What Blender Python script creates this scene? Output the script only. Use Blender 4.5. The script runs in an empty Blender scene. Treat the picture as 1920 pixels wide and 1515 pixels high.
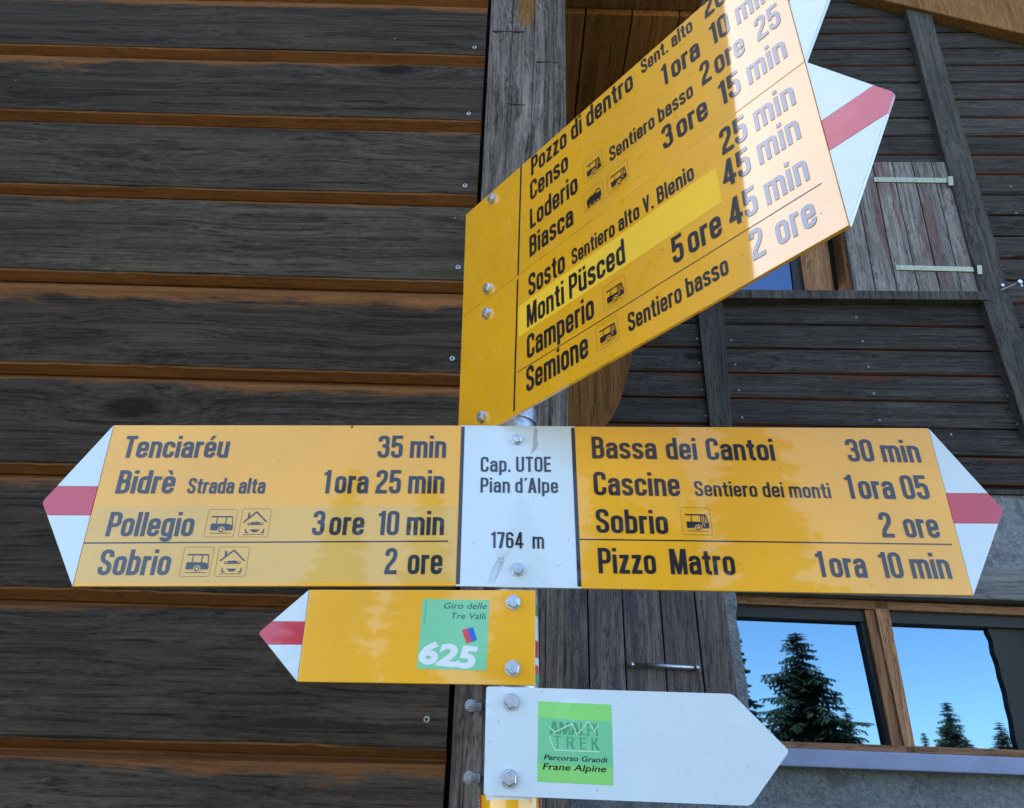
import bpy, bmesh, math, random
from mathutils import Vector, Matrix
random.seed(7)
S = bpy.context.scene
R = math.radians
COL = S.collection

# ------------------------------------------------------------------ camera
F = 1500.0; CX, CY = 960.0, 757.5            # focal length and centre in photo pixels (1920 x 1515)
def camv(x, y, f): return Vector((x, y, -f))  # right, up, forward -> camera space
Zc = camv(84, 3055, 1500).normalized()
Xc = camv(120000, 0, 1500); Xc = (Xc - Zc * Xc.dot(Zc)).normalized()
Yc = Zc.cross(Xc)
M = Matrix((Xc, Yc, Zc))                      # camera -> world
EYE = Vector((0, 0, 1.65))
cam = bpy.data.cameras.new('camera'); cam.sensor_width = 36; cam.sensor_fit = 'HORIZONTAL'
cam.lens = F / 1920 * 36; cam.clip_start = 0.02; cam.clip_end = 2000
camo = bpy.data.objects.new('camera', cam); COL.objects.link(camo)
camo.matrix_world = Matrix.Translation(EYE) @ M.to_4x4()
S.camera = camo

# ------------------------------------------------------------------ light
SUN_EL, SUN_AZ = 47.0, -80.0                  # azimuth from +Y towards +X
w = bpy.data.worlds.new('World'); S.world = w; w.use_nodes = True
nt = w.node_tree; bg = nt.nodes['Background']
sky = nt.nodes.new('ShaderNodeTexSky'); sky.sky_type = 'NISHITA'; sky.sun_disc = False
sky.sun_elevation = R(SUN_EL); sky.sun_rotation = R(SUN_AZ); sky.altitude = 1700
sky.air_density = 1.0; sky.dust_density = 2.3; sky.ozone_density = 1.0
nt.links.new(sky.outputs[0], bg.inputs[0]); bg.inputs[1].default_value = 0.12
sl = bpy.data.lights.new('sun', 'SUN'); sl.energy = 3.0; sl.angle = R(0.5); sl.color = (1, .95, .88)
so = bpy.data.objects.new('sun', sl); COL.objects.link(so)
sd = Vector((math.sin(R(SUN_AZ)) * math.cos(R(SUN_EL)), math.cos(R(SUN_AZ)) * math.cos(R(SUN_EL)), math.sin(R(SUN_EL))))
so.location = (0, 0, 30); so.rotation_euler = sd.to_track_quat('Z', 'Y').to_euler()
S.view_settings.view_transform = 'Standard'; S.view_settings.look = 'None'
S.view_settings.exposure = 2.42; S.view_settings.gamma = 1.0

# ------------------------------------------------------------------ frames and objects
def ray(x, y): return M @ camv((x - CX), (CY - y), F)
class Plane:
    """a real plane: origin, u right, v up, n towards the viewer; local coordinates (a, b, c)"""
    def __init__(s, O, u, v):
        s.O = O; s.u = u.normalized(); s.v = (v - s.u * v.dot(s.u)).normalized(); s.n = s.u.cross(s.v)
        s.mat = Matrix.Translation(O) @ Matrix((s.u, s.v, s.n)).transposed().to_4x4()
    def at(s, x, y, c=0.0):
        d = ray(x, y); o = s.O + s.n * c
        t = (o - EYE).dot(s.n) / d.dot(s.n)
        p = EYE + d * t - s.O
        return (p.dot(s.u), p.dot(s.v))
def empty(name, mat, label, cat, group=None):
    o = bpy.data.objects.new(name, None); COL.objects.link(o); o.matrix_world = mat
    o.empty_display_size = .05
    o['label'] = label; o['category'] = cat
    if group: o['group'] = group
    return o
def obj(name, bm, mats, parent=None, smooth=False, label=None):
    me = bpy.data.meshes.new(name); bm.normal_update(); bm.to_mesh(me); bm.free()
    for m in (mats if isinstance(mats, (list, tuple)) else [mats]): me.materials.append(m)
    if smooth:
        for p in me.polygons: p.use_smooth = True
    o = bpy.data.objects.new(name, me); COL.objects.link(o)
    if parent: o.parent = parent
    if label: o['label'] = label
    return o
def roundpoly(pts, r=0.0, k=4):
    n = len(pts); out = []
    for i in range(n):
        p = Vector(pts[i][:2]); rr = pts[i][2] if len(pts[i]) > 2 else r
        a = Vector(pts[i - 1][:2]) - p; b = Vector(pts[(i + 1) % n][:2]) - p
        if rr <= 0: out.append(p); continue
        ta = min(rr, a.length * .49); tb = min(rr, b.length * .49)
        A = p + a.normalized() * ta; B = p + b.normalized() * tb
        for j in range(k + 1):
            t = j / k; out.append(A * (1 - t) ** 2 + p * 2 * t * (1 - t) + B * t * t)
    return out
def add_slab(bm, pts, c0, c1, bevel=0, mi=0):
    """polygon (a,b) extruded from c0 (back) to c1 (front)"""
    ar = sum(pts[i - 1][0] * pts[i][1] - pts[i][0] * pts[i - 1][1] for i in range(len(pts)))
    if ar < 0: pts = list(reversed(pts))
    if c1 < c0: c0, c1 = c1, c0
    f = [bm.verts.new((p[0], p[1], c1)) for p in pts]; b = [bm.verts.new((p[0], p[1], c0)) for p in pts]
    fs = [bm.faces.new(f), bm.faces.new(list(reversed(b)))]
    n = len(pts)
    for i in range(n): fs.append(bm.faces.new((f[i], b[i], b[(i + 1) % n], f[(i + 1) % n])))
    for q in fs: q.material_index = mi
    if bevel:
        bmesh.ops.bevel(bm, geom=list(fs[0].edges), offset=bevel, segments=2, affect='EDGES', profile=.5)
def slab(pts, c0, c1, bevel=0):
    bm = bmesh.new(); add_slab(bm, pts, c0, c1, bevel); return bm
def rect(a0, b0, a1, b1): return [(a0, b0), (a1, b0), (a1, b1), (a0, b1)]
def add_tube(bm, p0, p1, r0, r1=None, n=12, cap=True):
    r1 = r0 if r1 is None else r1
    p0 = Vector(p0); p1 = Vector(p1); d = (p1 - p0).normalized()
    x = d.orthogonal().normalized(); y = d.cross(x)
    A = []; B = []
    for i in range(n):
        t = 2 * math.pi * i / n; o = x * math.cos(t) + y * math.sin(t)
        A.append(bm.verts.new(p0 + o * r0)); B.append(bm.verts.new(p1 + o * r1))
    for i in range(n): bm.faces.new((A[i], A[(i + 1) % n], B[(i + 1) % n], B[i]))
    if cap: bm.faces.new(list(reversed(A))); bm.faces.new(B)

# ------------------------------------------------------------------ materials
def mat(name):
    m = bpy.data.materials.new(name); m.use_nodes = True
    return m, m.node_tree, m.node_tree.nodes['Principled BSDF']
def nd(t, k, **kw):
    n = t.nodes.new(k)
    for a, b in kw.items():
        if a in n.inputs: n.inputs[a].default_value = b
        else: setattr(n, a, b)
    return n
def ramp(t, src, stops):
    r = t.nodes.new('ShaderNodeValToRGB'); e = r.color_ramp.elements
    while len(e) < len(stops): e.new(.5)
    for i, (p, c) in enumerate(stops):
        e[i].position = p; e[i].color = (c, c, c, 1) if isinstance(c, (int, float)) else (*c, 1)
    t.links.new(src, r.inputs[0]); return r.outputs[0]
def mixc(t, f, a, b, blend='MIX'):
    m = t.nodes.new('ShaderNodeMix'); m.data_type = 'RGBA'; m.blend_type = blend
    for i, s in ((0, f), (6, a), (7, b)):
        if isinstance(s, (int, float)): m.inputs[i].default_value = s
        elif isinstance(s, tuple): m.inputs[i].default_value = (*s, 1)
        else: t.links.new(s, m.inputs[i])
    return m.outputs[2]
def mth(t, op, a, b=0.0, clamp=False):
    m = t.nodes.new('ShaderNodeMath'); m.operation = op; m.use_clamp = clamp
    for i, s in ((0, a), (1, b)):
        if isinstance(s, (int, float)): m.inputs[i].default_value = s
        else: t.links.new(s, m.inputs[i])
    return m.outputs[0]
def ocoord(t, scale=(1, 1, 1), rnd=True):
    tc = t.nodes.new('ShaderNodeTexCoord'); mp = t.nodes.new('ShaderNodeMapping')
    mp.inputs['Scale'].default_value = scale
    if rnd:
        oi = t.nodes.new('ShaderNodeObjectInfo'); cm = t.nodes.new('ShaderNodeCombineXYZ')
        a = mth(t, 'MULTIPLY', oi.outputs['Random'], 57.0); b = mth(t, 'MULTIPLY', oi.outputs['Random'], 131.0)
        t.links.new(a, cm.inputs[0]); t.links.new(b, cm.inputs[1]); t.links.new(a, cm.inputs[2])
        t.links.new(cm.outputs[0], mp.inputs['Location'])
    t.links.new(tc.outputs['Object'], mp.inputs['Vector'])
    return mp.outputs[0]
def noise(t, vec, scale, detail=3, rough=.55, dist=0.0):
    n = nd(t, 'ShaderNodeTexNoise', Scale=scale, Detail=detail, Roughness=rough, Distortion=dist)
    t.links.new(vec, n.inputs['Vector']); return n.outputs['Fac']
def bump(t, b, h, strength, dist):
    n = nd(t, 'ShaderNodeBump', Strength=strength, Distance=dist)
    t.links.new(h, n.inputs['Height']); t.links.new(n.outputs[0], b.inputs['Normal'])

def plain(name, col, rough=.6):
    m, t, b = mat(name); v = ocoord(t)
    n = noise(t, v, 30, 4); t.links.new(mixc(t, n, col, tuple(x * .7 for x in col)), b.inputs['Base Color'])
    b.inputs['Roughness'].default_value = rough; return m
def paint(name, col, rough=.28, dirt=.25, ior=1.5, coat=1.0, var=.06, cior=1.52):
    """printed retro-reflective film on sheet metal"""
    m, t, b = mat(name)
    v = ocoord(t, rnd=False)
    n1 = noise(t, v, 6, 3); n2 = noise(t, v, 900, 2, .5); n3 = noise(t, v, 40, 4, .65)
    c = mixc(t, ramp(t, n1, [(.35, 0), (.7, 1)]), col, tuple(x * (1 - var * 2) for x in col))
    spk = ramp(t, mth(t, 'MULTIPLY', ramp(t, noise(t, v, 420, 1), [(.74, 0), (.78, 1)]), ramp(t, n3, [(.45, 0), (.62, 1)])), [(0, 0), (1, dirt)])
    c = mixc(t, spk, c, (.09, .075, .05))
    c = mixc(t, ramp(t, n3, [(.55, 0), (.85, dirt * .25)]), c, (.3, .25, .18))
    t.links.new(c, b.inputs['Base Color'])
    t.links.new(ramp(t, n3, [(.3, rough * .85), (.75, rough * 1.5)]), b.inputs['Roughness'])
    b.inputs['IOR'].default_value = ior
    b.inputs['Coat Weight'].default_value = coat; b.inputs['Coat Roughness'].default_value = .03; b.inputs['Coat IOR'].default_value = cior
    bump(t, b, mth(t, 'ADD', n2, mth(t, 'MULTIPLY', n1, 6)), .02, .002)
    return m
YEL = (.97, .445, .001)
M_yellow = paint('sign_yellow', YEL)
M_pale = paint('sign_yellow_faded_film', (.80, .45, .07), rough=.4)
M_bright = paint('sign_yellow_fresh_film', (.95, .60, .004), rough=.5, coat=.15)
M_white = paint('sign_white', (.63, .72, .77), dirt=.3, var=.02)
M_red = paint('sign_red', (.60, .02, .035), var=.1)
M_black = paint('sign_black_print', (.010, .008, .009), dirt=0, var=.0)
M_yellow_t = paint('turned_sign_yellow', YEL, cior=2.2)
M_black_t = paint('turned_sign_black_print', (.010, .008, .009), dirt=0, var=0, cior=2.2)
M_bright = paint('sign_yellow_fresh_film', (.95, .55, .003), rough=.5, coat=.5)
M_line = paint('sign_thin_line', (.30, .15, .01), dirt=0, coat=.3)
M_green = paint('sticker_green', (.22, .62, .34), dirt=.1, coat=.3)
M_green2 = paint('sticker_bright_green', (.27, .68, .17), dirt=.1, coat=.3)
M_greenband = paint('sticker_bluish_green', (.19, .57, .29), dirt=.1, coat=.3)
M_greendk = paint('sticker_dark_green', (.07, .33, .16), dirt=0, coat=.3)
M_greenlt = paint('sticker_light_green', (.48, .80, .50), dirt=0, coat=.3)
M_whprint = paint('sticker_white', (.78, .80, .82), dirt=0, coat=.3)
M_blue = paint('sticker_blue', (.01, .13, .65), dirt=0, coat=.3)
M_redpr = paint('sticker_red', (.75, .05, .06), dirt=0, coat=.3)
M_stain = plain('dirt_stain', (.14, .075, .02), .8)
M_scratch = paint('bare_metal_scratch', (.42, .43, .45), rough=.5, dirt=.2, coat=0)

def metal(name, col, rough, bumpy=.0):
    m, t, b = mat(name); v = ocoord(t)
    n = noise(t, v, 120, 4)
    t.links.new(mixc(t, ramp(t, n, [(.35, 0), (.7, 1)]), col, tuple(x * .6 for x in col)), b.inputs['Base Color'])
    t.links.new(ramp(t, n, [(.3, rough * .7), (.7, rough * 1.4)]), b.inputs['Roughness'])
    b.inputs['Metallic'].default_value = 1
    if bumpy: bump(t, b, noise(t, v, 60, 3), bumpy, .001)
    return m
M_bolt = metal('zinc_bolt', (.86, .88, .92), .36)
M_galv = metal('galvanised_steel', (.55, .58, .62), .38, .1)
M_dull = metal('dull_zinc', (.42, .43, .45), .5)
M_nail = metal('weathered_nail', (.36, .36, .36), .55)
M_screw = metal('screw_steel', (.62, .62, .6), .4)
M_brass = metal('aged_strap_steel', (.55, .53, .36), .45)

def wood(name, axis, dark, light, brown=None, attr=False, bstr=.5, ring=1.0, patch=(.0, 0), fine=1.0):
    """weathered wood, grain along axis; brown = unweathered sheltered wood, drawn where the 'edge' attribute is high"""
    m, t, b = mat(name)
    def st(k): return tuple(k if i == axis else 1 for i in range(3))
    base = ocoord(t, st(.018)); v3 = ocoord(t, st(.35)); viso = ocoord(t, st(.30))
    low = noise(t, ocoord(t, st(.22)), 4.0 * fine, 3, .5); big = noise(t, v3, 3.2, 4, .6)
    vor = nd(t, 'ShaderNodeTexVoronoi', Scale=2.1 * fine); t.links.new(ocoord(t, st(.42)), vor.inputs['Vector'])
    kd = vor.outputs['Distance']
    kb = ramp(t, kd, [(.0, 1), (.07, .72), (.2, .12), (.34, 0)])
    warp = mth(t, 'ADD', mth(t, 'MULTIPLY', low, .16), mth(t, 'MULTIPLY', kb, .045))
    cm = t.nodes.new('ShaderNodeCombineXYZ')
    for i in range(3): t.links.new(warp, cm.inputs[i])
    va = nd(t, 'ShaderNodeVectorMath', operation='ADD'); t.links.new(base, va.inputs[0]); t.links.new(cm.outputs[0], va.inputs[1])
    g1 = noise(t, va.outputs[0], 48 * fine, 3, .6); g2 = noise(t, va.outputs[0], 175 * fine, 4, .75)
    g3 = noise(t, viso, 210 * fine, 4, .75)
    h = mth(t, 'ADD', mth(t, 'ADD', mth(t, 'MULTIPLY', g1, .34), mth(t, 'MULTIPLY', g2, .42)), mth(t, 'MULTIPLY', g3, .24))
    c = mixc(t, ramp(t, h, [(.42, 0), (.59, 1)]), dark, light)
    c = mixc(t, ramp(t, big, [(.38, .0), (.62, .36)]), c, tuple(x * .62 for x in dark))
    crack = ramp(t, g2, [(.36, 1), (.42, 0)])
    c = mixc(t, mth(t, 'MULTIPLY', crack, .75), c, (.012, .011, .010))
    c = mixc(t, ramp(t, kd, [(.035, .85), (.065, 0)]), c, tuple(x * .5 for x in dark))
    oi_ = t.nodes.new('ShaderNodeObjectInfo'); rv = mth(t, 'ADD', mth(t, 'MULTIPLY', oi_.outputs['Random'], .34), .83)
    cr_ = t.nodes.new('ShaderNodeCombineColor'); [t.links.new(rv, cr_.inputs[i]) for i in range(3)]
    c = mixc(t, 1.0, c, cr_.outputs[0], 'MULTIPLY')
    if brown:
        bc = mixc(t, ramp(t, h, [(.36, 0), (.66, 1)]), tuple(x * .34 for x in brown), brown)
        if attr:
            at = t.nodes.new('ShaderNodeAttribute'); at.attribute_name = 'edge'
            sc5 = [1, 1, 1]; sc5[axis] = .22
            ng = noise(t, ocoord(t, tuple(sc5)), 16, 5, .65)
            ns = noise(t, v3, 1.6, 2)
            e = mth(t, 'ADD', at.outputs['Fac'], mth(t, 'MULTIPLY', mth(t, 'SUBTRACT', ng, .5), 1.5))
            e = mth(t, 'ADD', e, mth(t, 'MULTIPLY', mth(t, 'SUBTRACT', ns, .5), 2.3))
            f = ramp(t, e, [(.42, 0), (.66, 1)])
        else:
            sc5 = [1, 1, 1]; sc5[axis] = .1
            f = ramp(t, noise(t, ocoord(t, tuple(sc5)), 9, 4, .6), [(patch[0], 0), (patch[0] + .1, patch[1])])
        c = mixc(t, f, c, bc)
    t.links.new(c, b.inputs['Base Color']); b.inputs['Roughness'].default_value = .82
    b.inputs['Specular IOR Level'].default_value = .08
    bump(t, b, h, bstr, .006)
    return m
GD, GL = (.029, .0215, .0150), (.092, .070, .052)
M_hut = wood('weathered_board', 0, GD, GL, (.27, .108, .036), True, .6)
M_addedwing = wood('added_wing_log', 1, GD, GL, None, False, .5)
M_post = wood('weathered_post', 2, (.05, .042, .036), (.25, .21, .18), (.30, .15, .055), True, .8)
M_sid = wood('weathered_siding', 0, (.026, .023, .021), (.095, .083, .075), (.16, .065, .04), True, .6, .8)
M_beam = wood('weathered_beam', 1, (.040, .036, .032), (.13, .117, .106), None, False, .5)
M_lowshut = wood('dark_violet_plank', 1, (.10, .08, .074), (.36, .29, .26), (.14, .12, .155), False, .7, 1, (.5, .7))
M_upshut = wood('grey_red_plank', 1, (.10, .088, .08), (.38, .34, .315), (.26, .12, .11), False, .8, 1.2, (.56, .8))
M_brown = wood('brown_plank', 1, (.14, .062, .020), (.30, .15, .058), None, False, .2, .6)
M_soff = wood('brown_soffit', 1, (.20, .082, .024), (.40, .18, .06), None, False, .15, .5)
M_bracket = wood('brown_bracket', 1, (.17, .072, .022), (.42, .19, .066), None, False, .3, .7)
M_frame = wood('brown_window_frame', 1, (.22, .10, .045), (.55, .29, .15), None, False, .3, .8)
M_frameh = wood('brown_window_rail', 0, (.22, .10, .045), (.52, .27, .14), None, False, .3, .8)
M_lintel = wood('grey_lintel', 0, (.16, .155, .15), (.30, .29, .28), None, False, .3, .5)
M_dark = plain('dark_interior', (.012, .011, .011), .9)
M_darkfr_refl = plain('dark_frame_and_reflection', (.02, .018, .017), .6)  # also colours the strips drawn in place of dark window reflections
def stucco():
    m, t, b = mat('rough_render'); v = ocoord(t, rnd=False)
    n1 = noise(t, v, 9, 6, .7, .8); n2 = noise(t, v, 55, 5, .7, .5); n3 = noise(t, v, 2.0, 3)
    c = mixc(t, ramp(t, n2, [(.35, 0), (.65, 1)]), (.26, .28, .30), (.50, .52, .53))
    c = mixc(t, ramp(t, n3, [(.5, 0), (.7, .5)]), c, (.22, .21, .20))
    c = mixc(t, ramp(t, n1, [(.60, 0), (.70, .7)]), c, (.36, .29, .20)); c = mixc(t, ramp(t, noise(t, v, 5, 5, .7, 1.5), [(.52, 0), (.62, .6)]), c, (.17, .17, .18))
    t.links.new(c, b.inputs['Base Color']); b.inputs['Roughness'].default_value = .95
    bump(t, b, mth(t, 'ADD', n1, mth(t, 'MULTIPLY', n2, .6)), 1.0, .06)
    return m
M_stucco = stucco()
M_sill = paint('painted_sill', (.32, .36, .52), rough=.6, dirt=.5, coat=0)
def glass(name, tint):
    m, t, b = mat(name)
    b.inputs['Base Color'].default_value = (*tint, 1); b.inputs['Roughness'].default_value = .015
    b.inputs['Metallic'].default_value = 1.0
    v = ocoord(t); bump(t, b, noise(t, v, 1.6, 1), .02, .01)
    return m
M_glass = glass('window_glass', (.11, .20, .29))
M_glassup = glass('upper_window_glass', (.10, .15, .24))
def grass():
    m, t, b = mat('alpine_grass'); v = ocoord(t, rnd=False)
    n = noise(t, v, .8, 6, .65); n2 = noise(t, v, 25, 4, .7)
    c = mixc(t, n2, (.10, .12, .045), (.24, .22, .13)); c = mixc(t, ramp(t, n, [(.5, 0), (.7, .7)]), c, (.34, .31, .27))
    t.links.new(c, b.inputs['Base Color']); b.inputs['Roughness'].default_value = .95; bump(t, b, n2, .6, .05); return m
def leafm():
    m, t, b = mat('spruce_needles'); v = ocoord(t)
    n = noise(t, v, 3, 4); t.links.new(mixc(t, n, (.018, .026, .012), (.075, .095, .038)), b.inputs['Base Color'])
    b.inputs['Roughness'].default_value = .8; return m
M_needle = leafm(); M_bark = plain('spruce_bark', (.07, .05, .035), .95)

# ------------------------------------------------------------------ ground
bm = bmesh.new(); N = 40; L = 900.0; gv = []
for i in range(N + 1):
    for j in range(N + 1):
        x = ((i / N) * 2 - 1); y = ((j / N) * 2 - 1)
        x = math.copysign(abs(x) ** 2.5, x) * L; y = math.copysign(abs(y) ** 2.5, y) * L
        d = math.hypot(x, y)
        gv.append(bm.verts.new((x, y, 0 if d < 9 else .12 * math.sin(x * .11) * math.sin(y * .13) * min(6, (d - 9) * .1))))
for i in range(N):
    for j in range(N):
        a = i * (N + 1) + j; bm.faces.new((gv[a], gv[a + N + 1], gv[a + N + 2], gv[a + 1]))
g = obj('ground', bm, grass(), smooth=True); g['kind'] = 'structure'

# ------------------------------------------------------------------ hut on the left: lapped boards and corner post
WY = 1.5
hut = empty('wooden_hut', Matrix.Translation((0, WY, 0)), 'dark weathered hut of wide horizontal boards with a grey corner post, on the left', 'hut')
def wallz(y, x=450):                                   # height on the hut wall of a photo row
    d = ray(x, y); return EYE.z + d.z * WY / d.y
HUT = Plane(Vector((0, WY, 0)), Vector((1, 0, 0)), Vector((0, 0, 1)))
gaps = [wallz(y) for y in (1416, 1140, 904, 716, 542, 380, 242, 119, 9)]
p = .245
while gaps[-1] < 9.4: gaps.append(gaps[-1] + p)
lo = [gaps[0] - p * k for k in range(1, 7)]
gaps = list(reversed(lo)) + gaps
XR = .5 * (HUT.at(905, 200)[0] + HUT.at(846, 1270)[0])
boards = []
def edge_layer(bm): return bm.verts.layers.float.new('edge')
def lap_board(name, x0, x1, z0, z1, m, parent, proud=.028, chamfer=.020, top=.05, jag=.003, plane=False, nseg=40, es=1.0):
    """one lapped board: profile swept along x; (outward, height, sheltered-wood weight)"""
    bm = bmesh.new(); ly = edge_layer(bm); h = z1 - z0
    prof = [(-.012, h + .02, 1.2 * es), (.0, h - .0015, 1.2 * es), (proud * .6, h - chamfer * .5, .9 * es), (proud * .85, h - chamfer * 1.0, .62 * es), (proud * .95, h - top, .1 * es),
            (proud, h * .45, -.25), (proud, .022, -.1), (proud - .002, chamfer + .004, .15), (proud * .9, chamfer * .8, 1.1 * es), (0.004, .0045, 1.2 * es), (-.012, .0045, 1.2 * es)]
    rows = []
    ph = random.uniform(0, 9)
    for i in range(nseg + 1):
        x = x0 + (x1 - x0) * i / nseg; row = []
        wob = jag * (math.sin(x * 2.1 + ph) * .5 + math.sin(x * 5.3 + ph * 2) * .3 + random.uniform(-.25, .25))
        chip = random.uniform(0, .0035) if random.random() < .25 else 0
        for k, (o, z, e) in enumerate(prof):
            zz = z0 + z + (wob if 2 <= k <= 8 else 0)
            zz += (chip if k in (7, 8) else 0)
            vtx = bm.verts.new((x, zz, o) if plane else (x, -o, zz)); vtx[ly] = e; row.append(vtx)
        rows.append(row)
    for i in range(nseg):
        for k in range(len(prof) - 1):
            q = (rows[i][k], rows[i][k + 1], rows[i + 1][k + 1], rows[i + 1][k])
            bm.faces.new(q)
    for row, fl in ((rows[0], False), (rows[-1], True)):
        bm.faces.new(list(reversed(row)) if fl else row)
    return obj(name, bm, m, parent)
for k in range(len(gaps) - 1):
    b = lap_board('wall_board', -14.0, XR, gaps[k], gaps[k + 1], M_hut, hut, nseg=420, es=random.uniform(.75, 1.2))
    boards.append((gaps[k], gaps[k + 1], b))
obj('wall_backing', slab(rect(-14, 0, XR + .1, gaps[-1]), -2.55, -.02), M_dark, hut).rotation_euler = (R(90), 0, 0)
# screws: flat ring washers with a dark socket
def screw(px, py, r=.0060, mtl=None):
    a, b = HUT.at(px, py, .028)
    for z0, z1, bo in boards:
        if z0 <= b < z1:
            bm = bmesh.new()
            add_tube(bm, (a, -.026, b), (a, -.0305, b), r, r * .9, 14)
            add_tube(bm, (a, -.0306, b), (a, -.0312, b), r * .72, r * .6, 10)
            s = obj('screw', bm, M_screw, bo)
            bm = bmesh.new(); add_tube(bm, (a, -.0311, b), (a, -.0316, b), r * .46, r * .46, 6)
            obj('screw_socket', bm, M_dark, bo)
for q in ((890, 90), (879, 214), (872, 349), (859, 502), (848, 673), (800, 1349)): screw(*q)
for q in ((852, 228), (853, 410), (30, 152), (740, 74)): screw(q[0], q[1], .0022)
# corner post, polygon measured on the wall plane
pf = .034
a = [HUT.at(x, y, pf) for x, y in ((919, 0), (1060.5, 0), (1067, 793), (1067, 1290), (842, 1290))]
uL = sum(HUT.at(x, y, pf)[0] for x, y in ((919, 0), (905, 200), (845, 1287))) / 3
uR = sum(HUT.at(x, y, pf)[0] for x, y in ((1061, 0), (1066, 793), (1067, 1200))) / 3
bm = bmesh.new(); ly = edge_layer(bm)
nz = 240; nx = 25; grid = []
H = 9.0
zt = HUT.at(1000, 62, pf)[1]
for i in range(nz + 1):
    z = H * i / nz; row = []
    for j in range(nx + 1):
        t = j / nx; x = uL + .006 + (uR - uL - .006) * t
        o = pf - (.010 if j in (0,) else 0) - (.008 if j == nx else 0) + .0012 * math.sin(j * .9 + z * .8)
        v = bm.verts.new((x, -o, z)); v[ly] = ((1.3 - abs(t - .5) * 5) * min(1, (z - zt) * 12 + .4) if z > zt else -.8); row.append(v)
    grid.append(row)
for i in range(nz):
    for j in range(nx): bm.faces.new((grid[i][j], grid[i][j + 1], grid[i + 1][j + 1], grid[i + 1][j]))
for j0, sx in ((0, uL + .006), (nx, uR)):
    bk = [bm.verts.new((sx, .2, H * i / nz)) for i in range(nz + 1)]
    for v in bk: v[ly] = -.5
    for i in range(nz):
        q = (grid[i][j0], grid[i + 1][j0], bk[i + 1], bk[i])
        bm.faces.new(q if j0 == 0 else tuple(reversed(q)))
obj('corner_post', bm, M_post, hut)
# cross cuts and checks on the post
for (x0, y0, x1, y1, wd) in ((924, 60, 985, 61, .004), (1006, 117, 1045, 118, .003), (947, 195, 985, 198, .002)):
    p0 = HUT.at(x0, y0, pf); p1 = HUT.at(x1, y1, pf); bm = bmesh.new()
    add_slab(bm, [(p0[0], p0[1]), (p1[0], p1[1]), (p1[0], p1[1] + wd), (p0[0], p0[1] + wd)], pf - .004, pf + .0012)
    o = obj('saw_mark', bm, M_dark, hut); o.rotation_euler = (R(90), 0, 0)
for f0, w0 in ((.30, .0016), (.585, .001), (.80, .0014)):
    bm = bmesh.new(); pts = []; x = uL + (uR - uL) * f0
    for i in range(25): pts.append((x + .003 * math.sin(i * .9), 1.1 + i * .15))
    for i in range(24):
        a, b = pts[i], pts[i + 1]; add_slab(bm, [(a[0], a[1]), (a[0] + w0, a[1]), (b[0] + w0, b[1]), (b[0], b[1])], pf - .004, pf + .001)
    bmesh.ops.remove_doubles(bm, verts=bm.verts, dist=1e-6)
    o = obj('drying_crack', bm, M_dark, hut); o.rotation_euler = (R(90), 0, 0)
# unseen log wing added far left: blocks sun, mirrors dark in the turned signs
for k in range(46):
    bm = bmesh.new(); add_slab(bm, [(-7.0, -.03 + 0), (-4.0, -.03), (-4.0, 1.42), (-7.0, 1.42)], k * .245 + .002, (k + 1) * .245 - .002, .02)
    for v in bm.verts: v.co.y = -v.co.y
    bmesh.ops.recalc_face_normals(bm, faces=bm.faces)
    obj('added_wing_log', bm, M_addedwing, hut)
# roof of the hut above the picture
bm = bmesh.new()
add_slab(bm, [(-.1, gaps[-1] - .05), (5.5, gaps[-1] + 2.2), (5.5, gaps[-1] + 2.35), (-.1, gaps[-1] + .1)], -14.2, XR + .25)
o = obj('roof', bm, M_brown, hut); o.matrix_local = Matrix(((0, 0, 1, 0), (1, 0, 0, 0), (0, 1, 0, 0), (0, 0, 0, 1)))

# ------------------------------------------------------------------ house on the right, set back
HD = 4.2
hu = M @ camv(27375, -487, -1500); hv = M @ camv(84, 3055, 1500)
HP = Plane(Vector((0, 0, 0)), hu, hv)
d = ray(1500, 700); HP = Plane(EYE + d * (HD / d.y), hu, hv)
house = empty('wooden_house', HP.mat, 'set-back wooden house wall with shutters, a reflecting window and rough plaster below', 'house')
def hpoly(pts, c): return [HP.at(x, y, c) for x, y in pts]
SB = .018
vb = HP.at(1850, 921, SB)[1]
v0 = HP.at(1500, 608, SB)[1]; pitch = (v0 - HP.at(1500, 798, SB)[1]) / 4
uLh = HP.at(1040, 800)[0] - 3.2; uRh = HP.at(1920, 500)[0] + 5
# upper window opening (hidden mostly behind the signs)
ow = [HP.at(1185, 300)[0], HP.at(1600, 545)[0], HP.at(1500, 551)[1], HP.at(1500, 215)[1]]
z = v0 + pitch * 4
lines = []; k = -6
while v0 - k * pitch > vb - pitch: lines.append(v0 - k * pitch); k += 1
k = 7
while lines[0] < v0 + 3.6: lines.insert(0, v0 + k * pitch); k += 1
sidb = []
for i in range(len(lines) - 1):
    z1, z0 = lines[i], max(lines[i + 1], vb)
    if z1 - z0 < .05: continue
    segs = [(uLh, uRh)]
    if z0 < ow[3] and z1 > ow[2] + .02: segs = [(uLh, ow[0]), (ow[1], uRh)]
    for s0, s1 in segs:
        o = lap_board('siding_board', s0, s1, z0, z1, M_sid, house, proud=SB, chamfer=.012, top=.035, jag=.004, plane=True, nseg=80, es=.5)
        sidb.append((z0, z1, s0, s1, o))
obj('wall_backing', slab(rect(uLh, vb, ow[0], lines[0]), -.25, -.012), M_dark, house)
obj('wall_backing', slab(rect(ow[1], vb, uRh, lines[0]), -.25, -.012), M_dark, house)
obj('wall_backing', slab(rect(ow[0], vb, ow[1], ow[2]), -.25, -.012), M_dark, house)
obj('wall_backing', slab(rect(ow[0], ow[3], ow[1], lines[0]), -.25, -.012), M_dark, house)
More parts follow.
